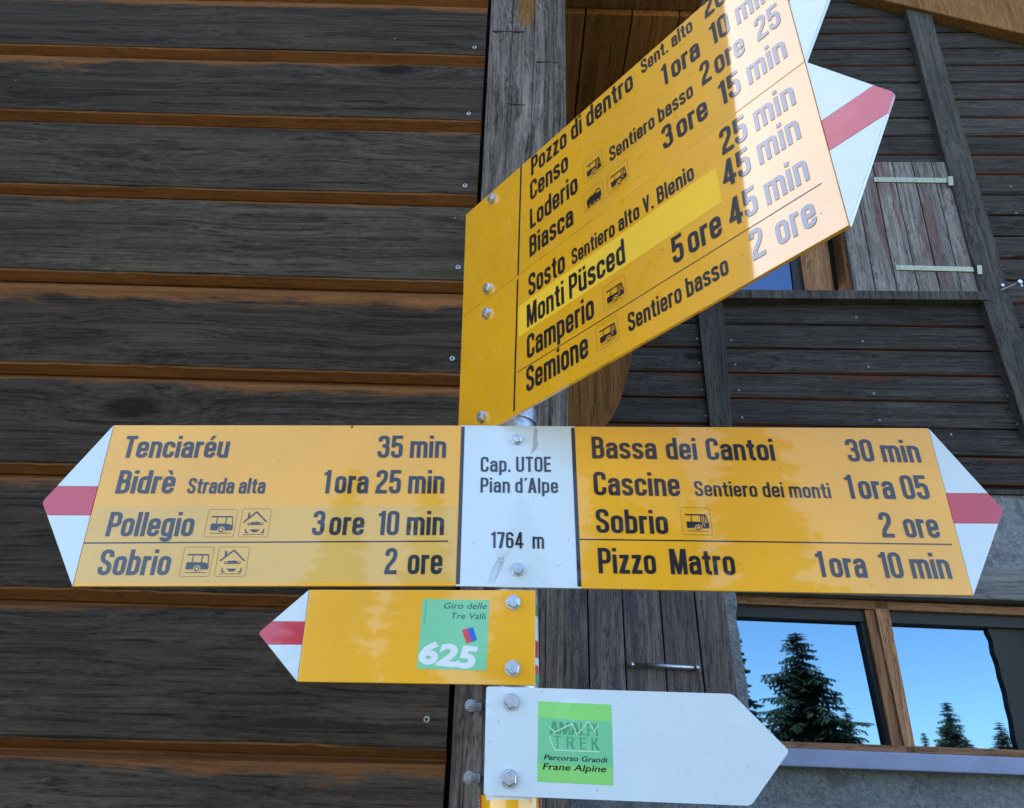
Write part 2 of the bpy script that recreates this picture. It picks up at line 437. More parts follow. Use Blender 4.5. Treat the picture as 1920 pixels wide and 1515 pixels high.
def nail(px, py):
    a, b = HP.at(px, py, SB)
    for z0, z1, s0, s1, bo in sidb:
        if z0 <= b < z1 and s0 < a < s1:
            bm = bmesh.new(); bmesh.ops.create_uvsphere(bm, u_segments=8, v_segments=5, radius=.0085)
            for v in bm.verts: v.co = (v.co.x + a, v.co.y + b, v.co.z * .4 + SB + .001)
            obj('nail_head', bm, M_nail, bo, True)
for q in ((1307, 635), (1310, 681), (1316, 731), (1323, 780), (1371, 638), (1378, 684), (1385, 732), (1391, 783),
          (1605, 595), (1617, 640), (1628, 688), (1638, 738), (1649, 788), (1783, 815), (1846, 600), (1862, 645), (1876, 695), (1890, 742), (1908, 795),
          (1730, 133), (1905, 400), (1895, 350)): nail(*q)
def hbox(name, m, px, c0, c1, bev=.003, parent=None, label=None):
    return obj(name, slab(hpoly(px, c1), c0, c1, bev), m, parent or house, label=label)
# beams
hbox('upright_beam', M_beam, ((1684, -40), (1728, -40), (1892, 548), (1975, 820), (1928, 820), (1838, 548)), 0, .075, .006)
hbox('batten', M_beam, ((1302, 520), (1352, 520), (1374, 812), (1333, 812)), 0, .05, .004)
hbox('sill_beam', M_beam, ((1180, 541), (1852, 546), (1856, 562), (1180, 557)), 0, .085, .004)
hbox('lower_beam', M_beam, ((1040, 905), (1990, 919), (1990, 928), (1040, 914)), -.01, .05, .002)
# upper window
up = obj('window', slab(hpoly(((1180, 300), (1600, 300), (1603, 545), (1180, 545)), -.18), -.22, -.18), M_dark, house, label='upper window with blue pane partly hidden behind the yellow signs')
obj('pane', slab(hpoly(((1180, 280), (1455, 280), (1490, 548), (1180, 548)), -.06), -.07, -.06), M_glassup, up)
obj('frame', slab(hpoly(((1455, 280), (1480, 280), (1513, 548), (1489, 548)), -.045), -.10, -.045, .003), M_darkfr_refl, up)
obj('mullion', slab(hpoly(((1472, 280), (1516, 280), (1552, 548), (1510, 548)), -.02), -.08, -.02, .004), M_frame, up)
obj('mullion', slab(hpoly(((1514, 280), (1527, 280), (1565, 548), (1551, 548)), -.035), -.09, -.035, .003), M_frame, up)
obj('frame', slab(hpoly(((1555, 280), (1567, 280), (1603, 548), (1591, 548)), .0), -.15, .0, .003), M_frame, up)
# upper shutter: planks
sh = obj('shutter', slab(hpoly(((1561, 303), (1781, 303), (1843, 547), (1602, 545)), .03), .022, .032), M_dark, house, label='open weathered grey and red plank shutter')
NP = 6
tl, tr, br, bl = ((1561, 303), (1783, 303), (1845, 547), (1602, 545))
for i in range(NP):
    f0 = i / NP + .004; f1 = (i + 1) / NP - .004
    L_ = lambda p, q, f: (p[0] + (q[0] - p[0]) * f, p[1] + (q[1] - p[1]) * f)
    obj('plank', slab(hpoly((L_(tl, tr, f0), L_(tl, tr, f1), L_(bl, br, f1), L_(bl, br, f0)), .062), .033, .062 - .002 * (i % 2), .003), M_upshut, sh)
for (x0, y0, x1, y1) in ((1638, 336, 1783, 338), (1679, 501, 1837, 505)):
    bm = bmesh.new(); add_slab(bm, hpoly(((x0, y0 - 4.5), (x1, y1 - 4.5), (x1 + 1, y1 + 4.5), (x0 + 1, y0 + 4.5)), .07), .0625, .07, .002)
    add_slab(bm, hpoly(((x1 - 5, y1 - 8), (x1 + 4, y1 - 8), (x1 + 5, y1 + 9), (x1 - 4, y1 + 9)), .085), .0705, .085, .002)
    hs_ = obj('hinge_strap', bm, M_brass, sh)
    for f in (.06, .3, .55, .8):
        a_ = HP.at(x0 + (x1 - x0) * f, y0 + (y1 - y0) * f, .07); bm = bmesh.new(); add_tube(bm, (*a_, .0695), (*a_, .073), .007, .005, 10); obj('screw', bm, M_screw, hs_)
# eye bolt with hook on the beam
bm = bmesh.new(); a0 = HP.at(1878, 537, .076); a1 = HP.at(1910, 531, .15)
add_tube(bm, (*a0, .07), (*a0, .092), .012, .010, 12); add_tube(bm, (a0[0] - .01, a0[1] - .03, .08), (*a1, .15), .006, .006, 8)
add_tube(bm, (*a1, .14), (*a1, .17), .016, .013, 12)
add_tube(bm, (a1[0] + .005, a1[1] + .02, .15), (a1[0] + .012, a1[1] - .03, .155), .006, .006, 8)
obj('shutter_catch', bm, M_bolt, house)
# verge board top right
hbox('verge_board', M_brown, ((1600, -14), (1960, 73), (1960, -60), (1600, -150)), .02, .10, .006)
# plaster wall below, with the window opening
oL, oR, oT, oB = HP.at(1372, 1250)[0], HP.at(1990, 1250)[0], HP.at(1640, 1123)[1], HP.at(1640, 1410)[1]
bm = bmesh.new(); vlt = HP.at(1880, 1073)[1]
gb = -(HP.O.z + .2) / HP.v.z
add_slab(bm, rect(uLh, vlt, uRh, vb - .004), -.35, .03)
add_slab(bm, rect(uLh, gb, oL, vlt), -.35, .028); add_slab(bm, rect(oR, gb, uRh, vlt), -.35, .028)
add_slab(bm, rect(oL, gb, oR, oB - .03), -.35, .029)
obj('plaster_wall', bm, M_stucco, house)
obj('lintel', slab(rect(oL - .12, oT + .004, uRh - 1, vlt - .004), -.1, .05, .006), M_lintel, house)
# rough broken plaster edge left of the window
bm = bmesh.new(); pts = []
for i in range(15):
    y = 1105 + i * 16; x = 1358 + (y - 1105) * .13
    pts.append((x + 17 + random.uniform(-4, 4), y))
pl = [(1352, 1100)] + pts + [(1376, 1330)]
add_slab(bm, hpoly(pl, .05), .029, .05, .004); obj('plaster_edge', bm, M_stucco, house)
win = obj('window', slab(rect(oL, oB - .02, oR, oT + .05), -.33, -.30), M_dark, house, label='wide brown framed window with panes reflecting blue sky and spruces')
def wpart(name, m, px, c0, c1, bev=.004): return obj(name, slab(hpoly(px, c1), c0, c1, bev), m, win)
# rails follow the photographed slope of the window
wpart('top_rail', M_frameh, ((1368, 1114), (2000, 1142), (2000, 1157), (1368, 1131)), -.14, -.02)
wpart('top_reflection_strip', M_darkfr_refl, ((1368, 1130), (2000, 1156), (2000, 1182), (1368, 1156)), -.16, -.05)  # dark strip stands in for a dark reflection along the pane's top
wpart('bottom_rail', M_frameh, ((1368, 1386), (2000, 1409), (2000, 1425), (1368, 1402)), -.14, -.02)
wpart('mullion', M_frame, ((1617, 1126), (1636, 1126), (1697, 1412), (1675, 1412)), -.15, -.035)
wpart('mullion', M_frame, ((1637, 1126), (1664, 1127), (1719, 1413), (1699, 1413)), -.15, -.02)
wpart('sash_edge', M_darkfr_refl, ((1611, 1158), (1621, 1158), (1673, 1400), (1663, 1400)), -.15, -.06)
wpart('pane', M_glass, ((1366, 1150), (1628, 1158), (1684, 1404), (1366, 1396)), -.105, -.10, 0)
wpart('pane', M_glass, ((1640, 1160), (1850, 1174), (1912, 1410), (1700, 1408)), -.105, -.10, 0)
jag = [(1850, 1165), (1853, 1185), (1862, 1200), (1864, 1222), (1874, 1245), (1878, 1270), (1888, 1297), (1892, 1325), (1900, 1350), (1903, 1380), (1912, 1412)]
wpart('side_reflection_sheet', M_darkfr_refl, jag + [(1999, 1412), (1999, 1165)], -.16, -.075, .002)  # jagged dark sheet drawn in place of a dark reflection at the right
sill = obj('window_sill', slab(hpoly(((1360, 1398), (2010, 1424), (2012, 1457), (1362, 1432)), .12), -.02, .12, .006), M_sill, win)
# lower shutter left of the window
ls = obj('shutter', slab(hpoly(((1050, 1085), (1352, 1085), (1376, 1440), (1050, 1440)), .04), .032, .042), M_dark, house, label='dark violet grey plank shutter with a metal handle')
bxs = (1046, 1101, 1166, 1236, 1301, 1358); 
for i in range(5):
    s = lambda x, y: (x + (y - 1105) * (x - 1050) * .00043, y)
    x0, x1 = bxs[i] + 1.2, bxs[i + 1] - 1.2
    obj('plank', slab(hpoly((s(x0, 1085), s(x1, 1085), s(x1, 1445), s(x0, 1445)), .075), .043, .075 - .003 * (i % 2), .004), M_lowshut, ls)
bm = bmesh.new()
h0 = HP.at(1184, 1246, .10); h1 = HP.at(1306, 1252, .10)
add_tube(bm, (*h0, .10), (*h1, .10), .012, .012, 10)
for h in (h0, h1): add_tube(bm, (*h, .07), (*h, .112), .015, .013, 10)
obj('handle', bm, M_galv, ls, True)

# brown boarded underside and curved bracket between hut and house
BY = 2.35
pk = empty('balcony', Matrix.Translation((0, BY, 0)), 'brown boarded balcony underside with a rounded bracket beside the grey corner post', 'balcony')
BP = Plane(Vector((0, BY, 0)), Vector((1, 0, 0)), Vector((0, 0, 1)))
zs = BP.at(1180, 27)[1] + .02
# soffit boards run away from the viewer
d = ray(1180, 27); zs = EYE.z + d.z * 1.75 / d.y
x0 = uR + .012; 
edges = []
for px in (1098, 1186, 1275, 1364):
    d = ray(px, 30); edges.append(d.x * 1.75 / d.y)
edges = [x0] + edges
for i in range(len(edges) - 1):
    bm = bmesh.new(); a0, a1 = edges[i] + .002, edges[i + 1] - .002
    add_slab(bm, rect(a0, 1.75 - BY, a1, HD - .3 - BY), zs, zs + .03, 0)
    bmesh.ops.bevel(bm, geom=[e for e in bm.edges], offset=.003, segments=1, affect='EDGES')
    o = obj('soffit_board', bm, M_soff, pk)
obj('deck', slab(rect(x0, 1.75 - BY, edges[-1], HD - .3 - BY), zs + .034, zs + .2), M_brown, pk)
obj('edge_beam', slab(rect(x0, 1.63 - BY, edges[-1] + .02, 1.745 - BY), zs + .02, zs + .25, .004), M_brown, pk)
# bracket
prof = [(1040, 480), (1196, 480), (1188, 640), (1181, 690), (1170, 726), (1154, 755), (1137, 775), (1128, 800), (1122, 850), (1118, 960), (1050, 960)]
br_ = obj('bracket', slab(roundpoly([(*BP.at(x, y), .01) for x, y in prof], .01), -.13, 0, .012), M_bracket, pk); br_.rotation_euler = (R(90), 0, 0)
hg = BP.at(1100, 480)[1]
bm = bmesh.new(); add_slab(bm, rect(BP.at(1070, 480)[0], hg - .05, BP.at(1190, 480)[0], zs), -.12, -.01)
o = obj('hanger', bm, M_brown, pk); o.rotation_euler = (R(90), 0, 0)

# ------------------------------------------------------------------ lettering
SW = .147; hs = SW / 2; XH = .74
def _g():
    L = hs; Rr = .42 - hs; xt = XH - hs; b = hs; r = .135; T = 1 - hs; D = {}
    CR = .45 - hs; cr = .15
    D['a'] = (.42, [[(L, .52, 0), (L, xt, r), (Rr, xt, r), (Rr, 0, 0)], [(Rr, .43, 0), (.20, .43, .04), (L, .40, .09), (L, b, .1), (.20, b, .05), (Rr, b + .07, 0)]])
    D['b'] = (.42, [[(L, 0, 0), (L, 1, 0)], [(L, xt, 0), (Rr, xt, r), (Rr, b, r), (L, b, 0)]])
    D['c'] = (.41, [[(Rr, .47, 0), (Rr, xt, r), (L, xt, r), (L, b, r), (Rr, b, r), (Rr, .27, 0)]])
    D['d'] = (.42, [[(Rr, 0, 0), (Rr, 1, 0)], [(Rr, xt, 0), (L, xt, r), (L, b, r), (Rr, b, 0)]])
    D['e'] = (.42, [[(L, .37, 0), (Rr, .37, 0)], [(Rr, .31, 0), (Rr, xt, r), (L, xt, r), (L, b, r), (Rr, b, r), (Rr, .24, 0)]])
    D['g'] = (.42, [[(Rr, XH, 0), (Rr, -.14, r), (L, -.14, r), (L, -.05, 0)], [(Rr, xt, 0), (L, xt, r), (L, b, r), (Rr, b, 0)]])
    D['i'] = (.15, [[(L, 0, 0), (L, XH, 0)], [(L, .86, 0), (L, 1, 0)]])
    D['l'] = (.15, [[(L, 0, 0), (L, 1, 0)]])
    m1, m2 = .33, .66 - hs
    D['m'] = (.66, [[(L, 0, 0), (L, XH, 0)], [(L, xt, 0), (m1, xt, .12), (m1, 0, 0)], [(m1, xt, 0), (m2, xt, .12), (m2, 0, 0)]])
    D['n'] = (.42, [[(L, 0, 0), (L, XH, 0)], [(L, xt, 0), (Rr, xt, r), (Rr, 0, 0)]])
    D['o'] = (.42, [('C', [(L, xt, r), (Rr, xt, r), (Rr, b, r), (L, b, r)])])
    D['p'] = (.42, [[(L, -.21, 0), (L, XH, 0)], [(L, xt, 0), (Rr, xt, r), (Rr, b, r), (L, b, 0)]])
    D['r'] = (.28, [[(L, 0, 0), (L, XH, 0)], [(L, .50, 0), (L, xt - .01, .12), (.28, xt - .01, 0)]])
    D['s'] = (.40, [[(Rr - .02, .53, 0), (Rr - .02, xt, .12), (L, xt, .12), (L, .43, .1), (Rr - .02, .32, .1), (Rr - .02, b, .12), (L, b, .12), (L, .22, 0)]])
    D['t'] = (.29, [[(.145, .93, 0), (.145, b, .1), (.29, b, 0)], [(0, xt, 0), (.29, xt, 0)]])
    D['u'] = (.42, [[(L, XH, 0), (L, b, r), (Rr, b, r), (Rr, .2, 0)], [(Rr, 0, 0), (Rr, XH, 0)]])
    D['z'] = (.37, [[(.02, xt, 0), (.36, xt, 0)], [(0, b, 0), (.37, b, 0)], ('P', [(0, .1), (.17, .1), (.36, .64), (.19, .64)])])
    D['A'] = (.48, [('P', [(0, 0), (.15, 0), (.29, 1), (.165, 1)]), ('P', [(.48, 0), (.33, 0), (.19, 1), (.315, 1)]), [(.1, .29, 0), (.38, .29, 0)]])
    D['B'] = (.45, [[(L, 0, 0), (L, 1, 0)], [(L, T, 0), (CR - .02, T, cr), (CR - .02, .53, .12), (L, .53, 0)], [(L, .53, 0), (CR, .53, .12), (CR, b, cr), (L, b, 0)]])
    D['C'] = (.45, [[(CR, .66, 0), (CR, T, cr), (L, T, cr), (L, b, cr), (CR, b, cr), (CR, .34, 0)]])
    D['E'] = (.38, [[(L, 0, 0), (L, 1, 0)], [(L, T, 0), (.38, T, 0)], [(L, .52, 0), (.35, .52, 0)], [(L, b, 0), (.38, b, 0)]])
    D['I'] = (.15, [[(L, 0, 0), (L, 1, 0)]])
    D['K'] = (.46, [[(L, 0, 0), (L, 1, 0)], ('P', [(.12, .40), (.12, .60), (.30, 1), (.45, 1)]), ('P', [(.16, .58), (.27, .62), (.47, 0), (.31, 0)])])
    D['L'] = (.37, [[(L, 0, 0), (L, 1, 0)], [(L, b, 0), (.37, b, 0)]])
    D['M'] = (.60, [[(L, 0, 0), (L, 1, 0)], [(.60 - hs, 0, 0), (.60 - hs, 1, 0)], ('P', [(.0, 1), (.19, 1), (.36, 0), (.24, 0)]), ('P', [(.60, 1), (.41, 1), (.24, 0), (.36, 0)])])
    D['O'] = (.45, [('C', [(L, T, cr), (CR, T, cr), (CR, b, cr), (L, b, cr)])])
    D['P'] = (.44, [[(L, 0, 0), (L, 1, 0)], [(L, T, 0), (CR, T, cr), (CR, .45, cr), (L, .45, 0)]])
    D['R'] = (.46, [[(L, 0, 0), (L, 1, 0)], [(L, T, 0), (CR, T, cr), (CR, .48, cr), (L, .48, 0)], ('P', [(.18, .48), (.31, .48), (.47, 0), (.32, 0)])])
    D['S'] = (.45, [[(CR, .70, 0), (CR, T, cr), (L, T, cr), (L, .58, .14), (CR, .42, .14), (CR, b, cr), (L, b, cr), (L, .31, 0)]])
    D['T'] = (.42, [[(0, T, 0), (.42, T, 0)], [(.21, 0, 0), (.21, 1, 0)]])
    D['U'] = (.45, [[(L, 1, 0), (L, b, cr), (CR, b, cr), (CR, 1, 0)]])
    D['V'] = (.46, [('P', [(0, 1), (.15, 1), (.295, 0), (.165, 0)]), ('P', [(.46, 1), (.31, 1), (.165, 0), (.295, 0)])])
    D['0'] = (.44, [('C', [(L, T, .14), (.365, T, .14), (.365, b, .14), (L, b, .14)])])
    D['1'] = (.26, [[(.185, 0, 0), (.185, 1, 0)], ('P', [(0, .78), (0, .88), (.115, .93), (.13, 1), (.2, 1), (.2, .78)])])
    D['2'] = (.44, [[(L, .70, 0), (L, T, .14), (.36, T, .14), (.36, .60, .16), (.095, .26, .1), (.095, .1, 0)], [(0, b, 0), (.44, b, 0)]])
    D['3'] = (.44, [[(L, .73, 0), (L, T, .14), (.355, T, .14), (.355, .53, .13), (.17, .53, 0)], [(.17, .53, 0), (.365, .53, .13), (.365, b, .14), (L, b, .14), (L, .29, 0)]])
    D['4'] = (.47, [[(.32, 0, 0), (.32, 1, 0)], [(0, .265, 0), (.47, .265, 0)], ('P', [(0, .25), (.145, .25), (.36, 1), (.245, 1)])])
    D['5'] = (.44, [[(.42, T, 0), (.07, T, 0)], [(.09, 1, 0), (.075, .46, 0)], [(L, .48, 0), (L + .02, .60, .06), (.365, .60, .14), (.365, b, .14), (L, b, .14), (L, .29, 0)]])
    D['6'] = (.44, [[(.365, .74, 0), (.365, T, .14), (L, T, .14), (L, b, .14), (.365, b, .14), (.365, .58, .14), (L, .58, 0)]])
    D['7'] = (.42, [[(0, T, 0), (.42, T, 0)], ('P', [(.10, 0), (.26, 0), (.42, .87), (.265, .87)])])
    D['.'] = (.15, [[(L, 0, 0), (L, .15, 0)]])
    D["'"] = (.15, [('P', [(.02, .80), (.09, .80), (.2, 1), (.06, 1)])])
    D['é'] = (.42, D['e'][1] + [('P', [(.14, .81), (.22, .81), (.35, 1), (.21, 1)])])
    D['è'] = (.42, D['e'][1] + [('P', [(.21, .81), (.29, .81), (.22, 1), (.08, 1)])])
    D['ü'] = (.42, D['u'][1] + [[(.10, .84, 0), (.10, .98, 0)], [(.32, .84, 0), (.32, .98, 0)]])
    return D
GLY = _g()
def smooth_path(pts, closed):
    if closed: return roundpoly(pts, 0, 6)
    out = [Vector(pts[0][:2])]
    for i in range(1, len(pts) - 1):
        p = Vector(pts[i][:2]); r = pts[i][2]; a = Vector(pts[i - 1][:2]) - p; b = Vector(pts[i + 1][:2]) - p
        if r <= 0: out.append(p); continue
        ta = min(r, a.length * (.98 if i == 1 else .5)); tb = min(r, b.length * (.98 if i == len(pts) - 2 else .5))
        A = p + a.normalized() * ta; B = p + b.normalized() * tb
        for j in range(7):
            t = j / 6; out.append(A * (1 - t) ** 2 + p * 2 * t * (1 - t) + B * t * t)
    out.append(Vector(pts[-1][:2]))
    q = [out[0]]
    for v in out[1:]:
        if (v - q[-1]).length > 1e-4: q.append(v)
    return q
def ribbon(path, closed, half):
    n = len(path); Ls = []; Rs = []
    for i in range(n):
        p = path[i]
        d0 = (p - path[i - 1]) if (i > 0 or closed) else None
        d1 = (path[(i + 1) % n] - p) if (i < n - 1 or closed) else None
        if d0 is None: d0 = d1
        if d1 is None: d1 = d0
        d0 = d0.normalized(); d1 = d1.normalized(); n0 = Vector((-d0.y, d0.x)); n1 = Vector((-d1.y, d1.x))
        nn = (n0 + n1)
        if nn.length < 1e-5: nn = n0.copy()
        nn.normalize(); k = half / max(.45, nn.dot(n0))
        Ls.append(p + nn * k); Rs.append(p - nn * k)
    return Ls, Rs
def put_text(bm, txt, xf, c0, weight=1.0, gap=.072, space=.29):
    """xf maps glyph space (x in 0..1 of the whole width, y in cap heights) to the plane"""
    x = 0; items = []
    for i, ch in enumerate(txt):
        if ch == ' ': x += (.19 if i == 1 and txt[0].isdigit() else space) - gap; continue
        wd, st = GLY[ch]; items.append((x, st)); x += wd + gap
    W = x - gap
    for ox, st in items:
        for k, s in enumerate(st):
            z = c0 + k * 2.5e-5
            P = lambda v: bm.verts.new((*xf((v[0] + ox) / W, v[1]), z))
            if isinstance(s, tuple) and s[0] == 'P':
                ar = sum(s[1][i - 1][0] * s[1][i][1] - s[1][i][0] * s[1][i - 1][1] for i in range(len(s[1])))
                f = [P(v) for v in (s[1] if ar > 0 else reversed(s[1]))]; bm.faces.new(f); continue
            closed = isinstance(s, tuple); path = smooth_path(s[1] if closed else s, closed)
            A, B = ribbon(path, closed, hs * weight)
            A = [P(v) for v in A]; B = [P(v) for v in B]; n = len(A)
            for i in range(n if closed else n - 1):
                j = (i + 1) % n; bm.faces.new((A[i], B[i], B[j], A[j]))
def text(pl, parent, txt, p0, p1, top=None, h=None, horiz=False, m=None, c=.0005, weight=1.0, gap=.072, space=.29, name='lettering'):
    a0 = Vector(pl.at(*p0, c)); a1 = Vector(pl.at(*p1, c))
    if horiz: a1.y = a0.y
    if h is None:
        t = Vector(pl.at(*top, c)); s = (a1.y - a0.y) / (a1.x - a0.x); h = t.y - (a0.y + s * (t.x - a0.x))
    bm = bmesh.new(); up = Vector((0, h))
    put_text(bm, txt, lambda x, y: tuple(a0 + (a1 - a0) * x + up * y), c, weight, gap, space)
    return obj(name, bm, m or M_black, parent)
def fonttext(pl, parent, txt, p0, p1, top, m, c, shear=.2, offset=0, name='lettering'):
    cu = bpy.data.curves.new('lettering', 'FONT'); cu.body = txt; cu.shear = shear; cu.offset = offset; cu.size = 1; cu.resolution_u = 4
    to = bpy.data.objects.new('lettering', cu); COL.objects.link(to)
    dg = bpy.context.evaluated_depsgraph_get(); me = bpy.data.meshes.new_from_object(to.evaluated_get(dg))
    bpy.data.objects.remove(to); bpy.data.curves.remove(cu)
    xs = [v.co.x for v in me.vertices]; x0, x1 = min(xs), max(xs)
    cap = .729 + offset * 2
    a0 = Vector(pl.at(*p0, c)); a1 = Vector(pl.at(*p1, c)); t = Vector(pl.at(*top, c))
    sl_ = (a1.y - a0.y) / (a1.x - a0.x); h = t.y - (a0.y + sl_ * (t.x - a0.x))
    for v in me.vertices:
        q = a0 + (a1 - a0) * ((v.co.x - x0) / (x1 - x0)); v.co = (q.x, q.y + h * (v.co.y + offset) / cap, c)
    me.materials.append(m); me.name = name
    o = bpy.data.objects.new(name, me); COL.objects.link(o); o.parent = parent
    return o
# pictograms in a unit square
def pict(pl, parent, kind, bl, br, tl, c=.0005, horiz=False, doors=True, hm=None):
    A = Vector(pl.at(*bl, c)); Bp = Vector(pl.at(*br, c)); T = Vector(pl.at(*tl, c))
    if horiz: Bp.y = A.y
    ex = Bp - A; ey = Vector((0, T.y - A.y - ex.y / max(ex.x, 1e-6) * (T.x - A.x)))
    X = lambda x, y: tuple(A + ex * x + ey * y)
    bm = bmesh.new(); zc = [c + 6e-5]
    def poly(bmx, pts):
        zc[0] += 2e-5; ar = sum(pts[i - 1][0] * pts[i][1] - pts[i][0] * pts[i - 1][1] for i in range(len(pts)))
        bmx.faces.new([bmx.verts.new((*X(*q), zc[0])) for q in (pts if ar > 0 else reversed(pts))])
    def rc(x0, y0, x1, y1): poly(bm, rect(x0, y0, x1, y1))
    def line(bmx, pts, wd, closed=False):
        zc[0] += 2e-5; Aa, Bb = ribbon([Vector(q) for q in pts], closed, wd / 2); n = len(Aa)
        Aa = [bmx.verts.new((*X(*v), zc[0])) for v in Aa]; Bb = [bmx.verts.new((*X(*v), zc[0])) for v in Bb]
        for i in range(n if closed else n - 1):
            j = (i + 1) % n; bmx.faces.new((Aa[i], Bb[i], Bb[j], Aa[j]))
    def circ(cx, cy, r, n=20): return [(cx + r * math.cos(2 * math.pi * i / n), cy + r * math.sin(2 * math.pi * i / n)) for i in range(n)]
    fr = bmesh.new(); line(fr, roundpoly([(0, 0), (1, 0), (1, 1), (0, 1)], .1, 5), .011, True)
    lt = bmesh.new()
    if kind == 'bus':
        rc(.15, .71, .86, .755)
        poly(bm, [(.17, .24), (.9, .24), (.93, .30), (.91, .42), (.74, .47), (.17, .48)])
        line(bm, [(.345, .48), (.345, .71)], .025); line(bm, [(.66, .46), (.66, .71)], .03)
        if doors:
            line(bm, [(.72, .25), (.72, .71)], .03); line(bm, [(.79, .25), (.79, .71)], .03); line(bm, [(.84, .72), (.9, .40)], .04)
            zc[0] += 4e-5
            poly(lt, rect(.745, .30, .765, .68)); poly(lt, rect(.685, .30, .70, .68))
        else:
            line(bm, [(.86, .73), (.90, .40)], .025)
        zc[0] += 4e-5; line(lt, circ(.55, .25, .105), .03, True)
        zc[0] += 4e-5; poly(bm, circ(.55, .25, .09)); zc[0] += 4e-5; poly(lt, circ(.55, .25, .05))
        rc(.17, .125, .88, .14)
    elif kind == 'hut':
        line(bm, [(.10, .52), (.5, .89), (.9, .52)], .045)
        rc(.22, .68, .285, .82); rc(.2, .84, .29, .86)
        line(bm, [(.27, .52), (.27, .43), (.76, .43), (.76, .52)], .022)
        poly(bm, [(.33, .455), (.70, .455), (.68, .51), (.55, .54), (.48, .51), (.42, .535), (.35, .51)])
        line(bm, [(.22, .28), (.22, .16), (.31, .16)], .035); line(bm, [(.83, .28), (.83, .16), (.74, .16)], .035)
        rc(.36, .235, .68, .26); poly(bm, [(.40, .235), (.65, .235), (.60, .17), (.45, .17)]); rc(.14, .08, .86, .095)
    else:
        poly(bm, [(.14, .26), (.88, .26), (.88, .52), (.80, .74), (.62, .74), (.60, .60), (.24, .60), (.14, .50)])
        zc[0] += 4e-5; poly(lt, [(.66, .53), (.73, .53), (.72, .69), (.66, .69)]); poly(lt, [(.76, .53), (.83, .53), (.78, .69), (.76, .69)])
        rc(.5, .6, .56, .66); line(bm, [(.34, .66), (.44, .66)], .02)
        for cx in (.22, .62, .78): poly(bm, circ(cx, .19, .055, 14))
        rc(.32, .16, .54, .22); rc(.12, .09, .9, .105)
    sgn = obj(kind + '_symbol', bm, M_black, parent)
    obj('symbol_frame', fr, M_line, sgn)
    if len(lt.faces): obj('symbol_highlight', lt, hm or M_yellow, sgn)
    else: lt.free()
def bolt(pl, parent, px, py, s=1.0, rot=None):
    a, b = pl.at(px, py, .004); bm = bmesh.new(); s *= .001
    add_tube(bm, (a, b, -.012), (a, b, 1.6 * s), 9.6 * s, 9.0 * s, 24)
    r0 = random.uniform(0, 1) if rot is None else rot
    def hexa(z, r): return [bm.verts.new((a + r * math.cos(r0 + i * math.pi / 3), b + r * math.sin(r0 + i * math.pi / 3), z)) for i in range(6)]
    A = hexa(1.6 * s, 8 * s); B = hexa(5.4 * s, 8 * s); C = hexa(6.6 * s, 6.8 * s)
    for P, Q in ((A, B), (B, C)):
        for i in range(6): bm.faces.new((P[i], P[(i + 1) % 6], Q[(i + 1) % 6], Q[i]))
    bm.faces.new(C)
    add_tube(bm, (a, b, 6.5 * s), (a, b, 6.9 * s), 4.2 * s, 3.9 * s, 16)
    obj('bolt', bm, M_bolt, parent)

# ------------------------------------------------------------------ pole and sign planes
pz = (M @ camv(-2, 2675, 1500)).normalized()           # the pole leans a little
mu = M @ camv(92040, -650, 1500)
mu = (mu - pz * mu.dot(pz)).normalized()
P0 = EYE + ray(967, 950) / F * 1.0                      # 1 m in front of the camera
MP = Plane(P0, mu, pz)
TH = .004
PR = .033
pc = P0 - MP.n * (PR + TH + .001) + MP.u * (-.006)
def zpole(y):                                          # distance along the pole of a photo row
    d = ray(957, y); nn = MP.n; t = (pc - EYE).dot(nn) / d.dot(nn); return (EYE + d * t - pc).dot(pz)
zg = -(pc.z + .05) / pz.z
base = pc + pz * zg
PM = Matrix.Translation(base) @ Matrix((MP.u, -MP.n, pz)).transposed().to_4x4()
pole = empty('signpost_pole', PM, 'round galvanised steel pole carrying the hiking signs', 'pole')
zl = lambda y: zpole(y) - zg
bm = bmesh.new(); add_tube(bm, (0, 0, 0), (0, 0, zl(420)), PR, PR, 48); obj('tube', bm, M_galv, pole, False)
bm = bmesh.new(); add_tube(bm, (0, 0, zl(420) + .0005), (0, 0, zl(410)), PR * 1.04, PR * .8, 32); obj('pole_cap', bm, M_darkfr_refl, pole)
def ring(z0, z1, r, m, name, a0=0, a1=2 * math.pi, n=40, parent=None):
    bm = bmesh.new(); V = []
    for i in range(n + 1):
        t = a0 + (a1 - a0) * i / n
        V.append([bm.verts.new((rr * math.cos(t), rr * math.sin(t), zz)) for rr, zz in ((PR + .0001, z0), (r, z0), (r, z1), (PR + .0001, z1))])
    for i in range(n):
        for k in range(4): bm.faces.new((V[i][k], V[i + 1][k], V[i + 1][(k + 1) % 4], V[i][(k + 1) % 4]))
    bmesh.ops.recalc_face_normals(bm, faces=bm.faces)
    return obj(name, bm, m, parent or pole)
ring(zl(800), zl(777), PR + .003, M_galv, 'clamp_ring')
# small round path stickers wrapped on the right of the pole
for (y0, y1, m) in ((1106, 1138, M_sill), (1138, 1160, M_greendk), (1160, 1206, M_whprint), (1206, 1238, M_red), (1238, 1252, M_whprint), (1252, 1268, M_redpr), (1268, 1284, M_greendk)):
    ring(zl(y1), zl(y0), PR + .0006, m, 'sticker', R(-60), R(60), 24)
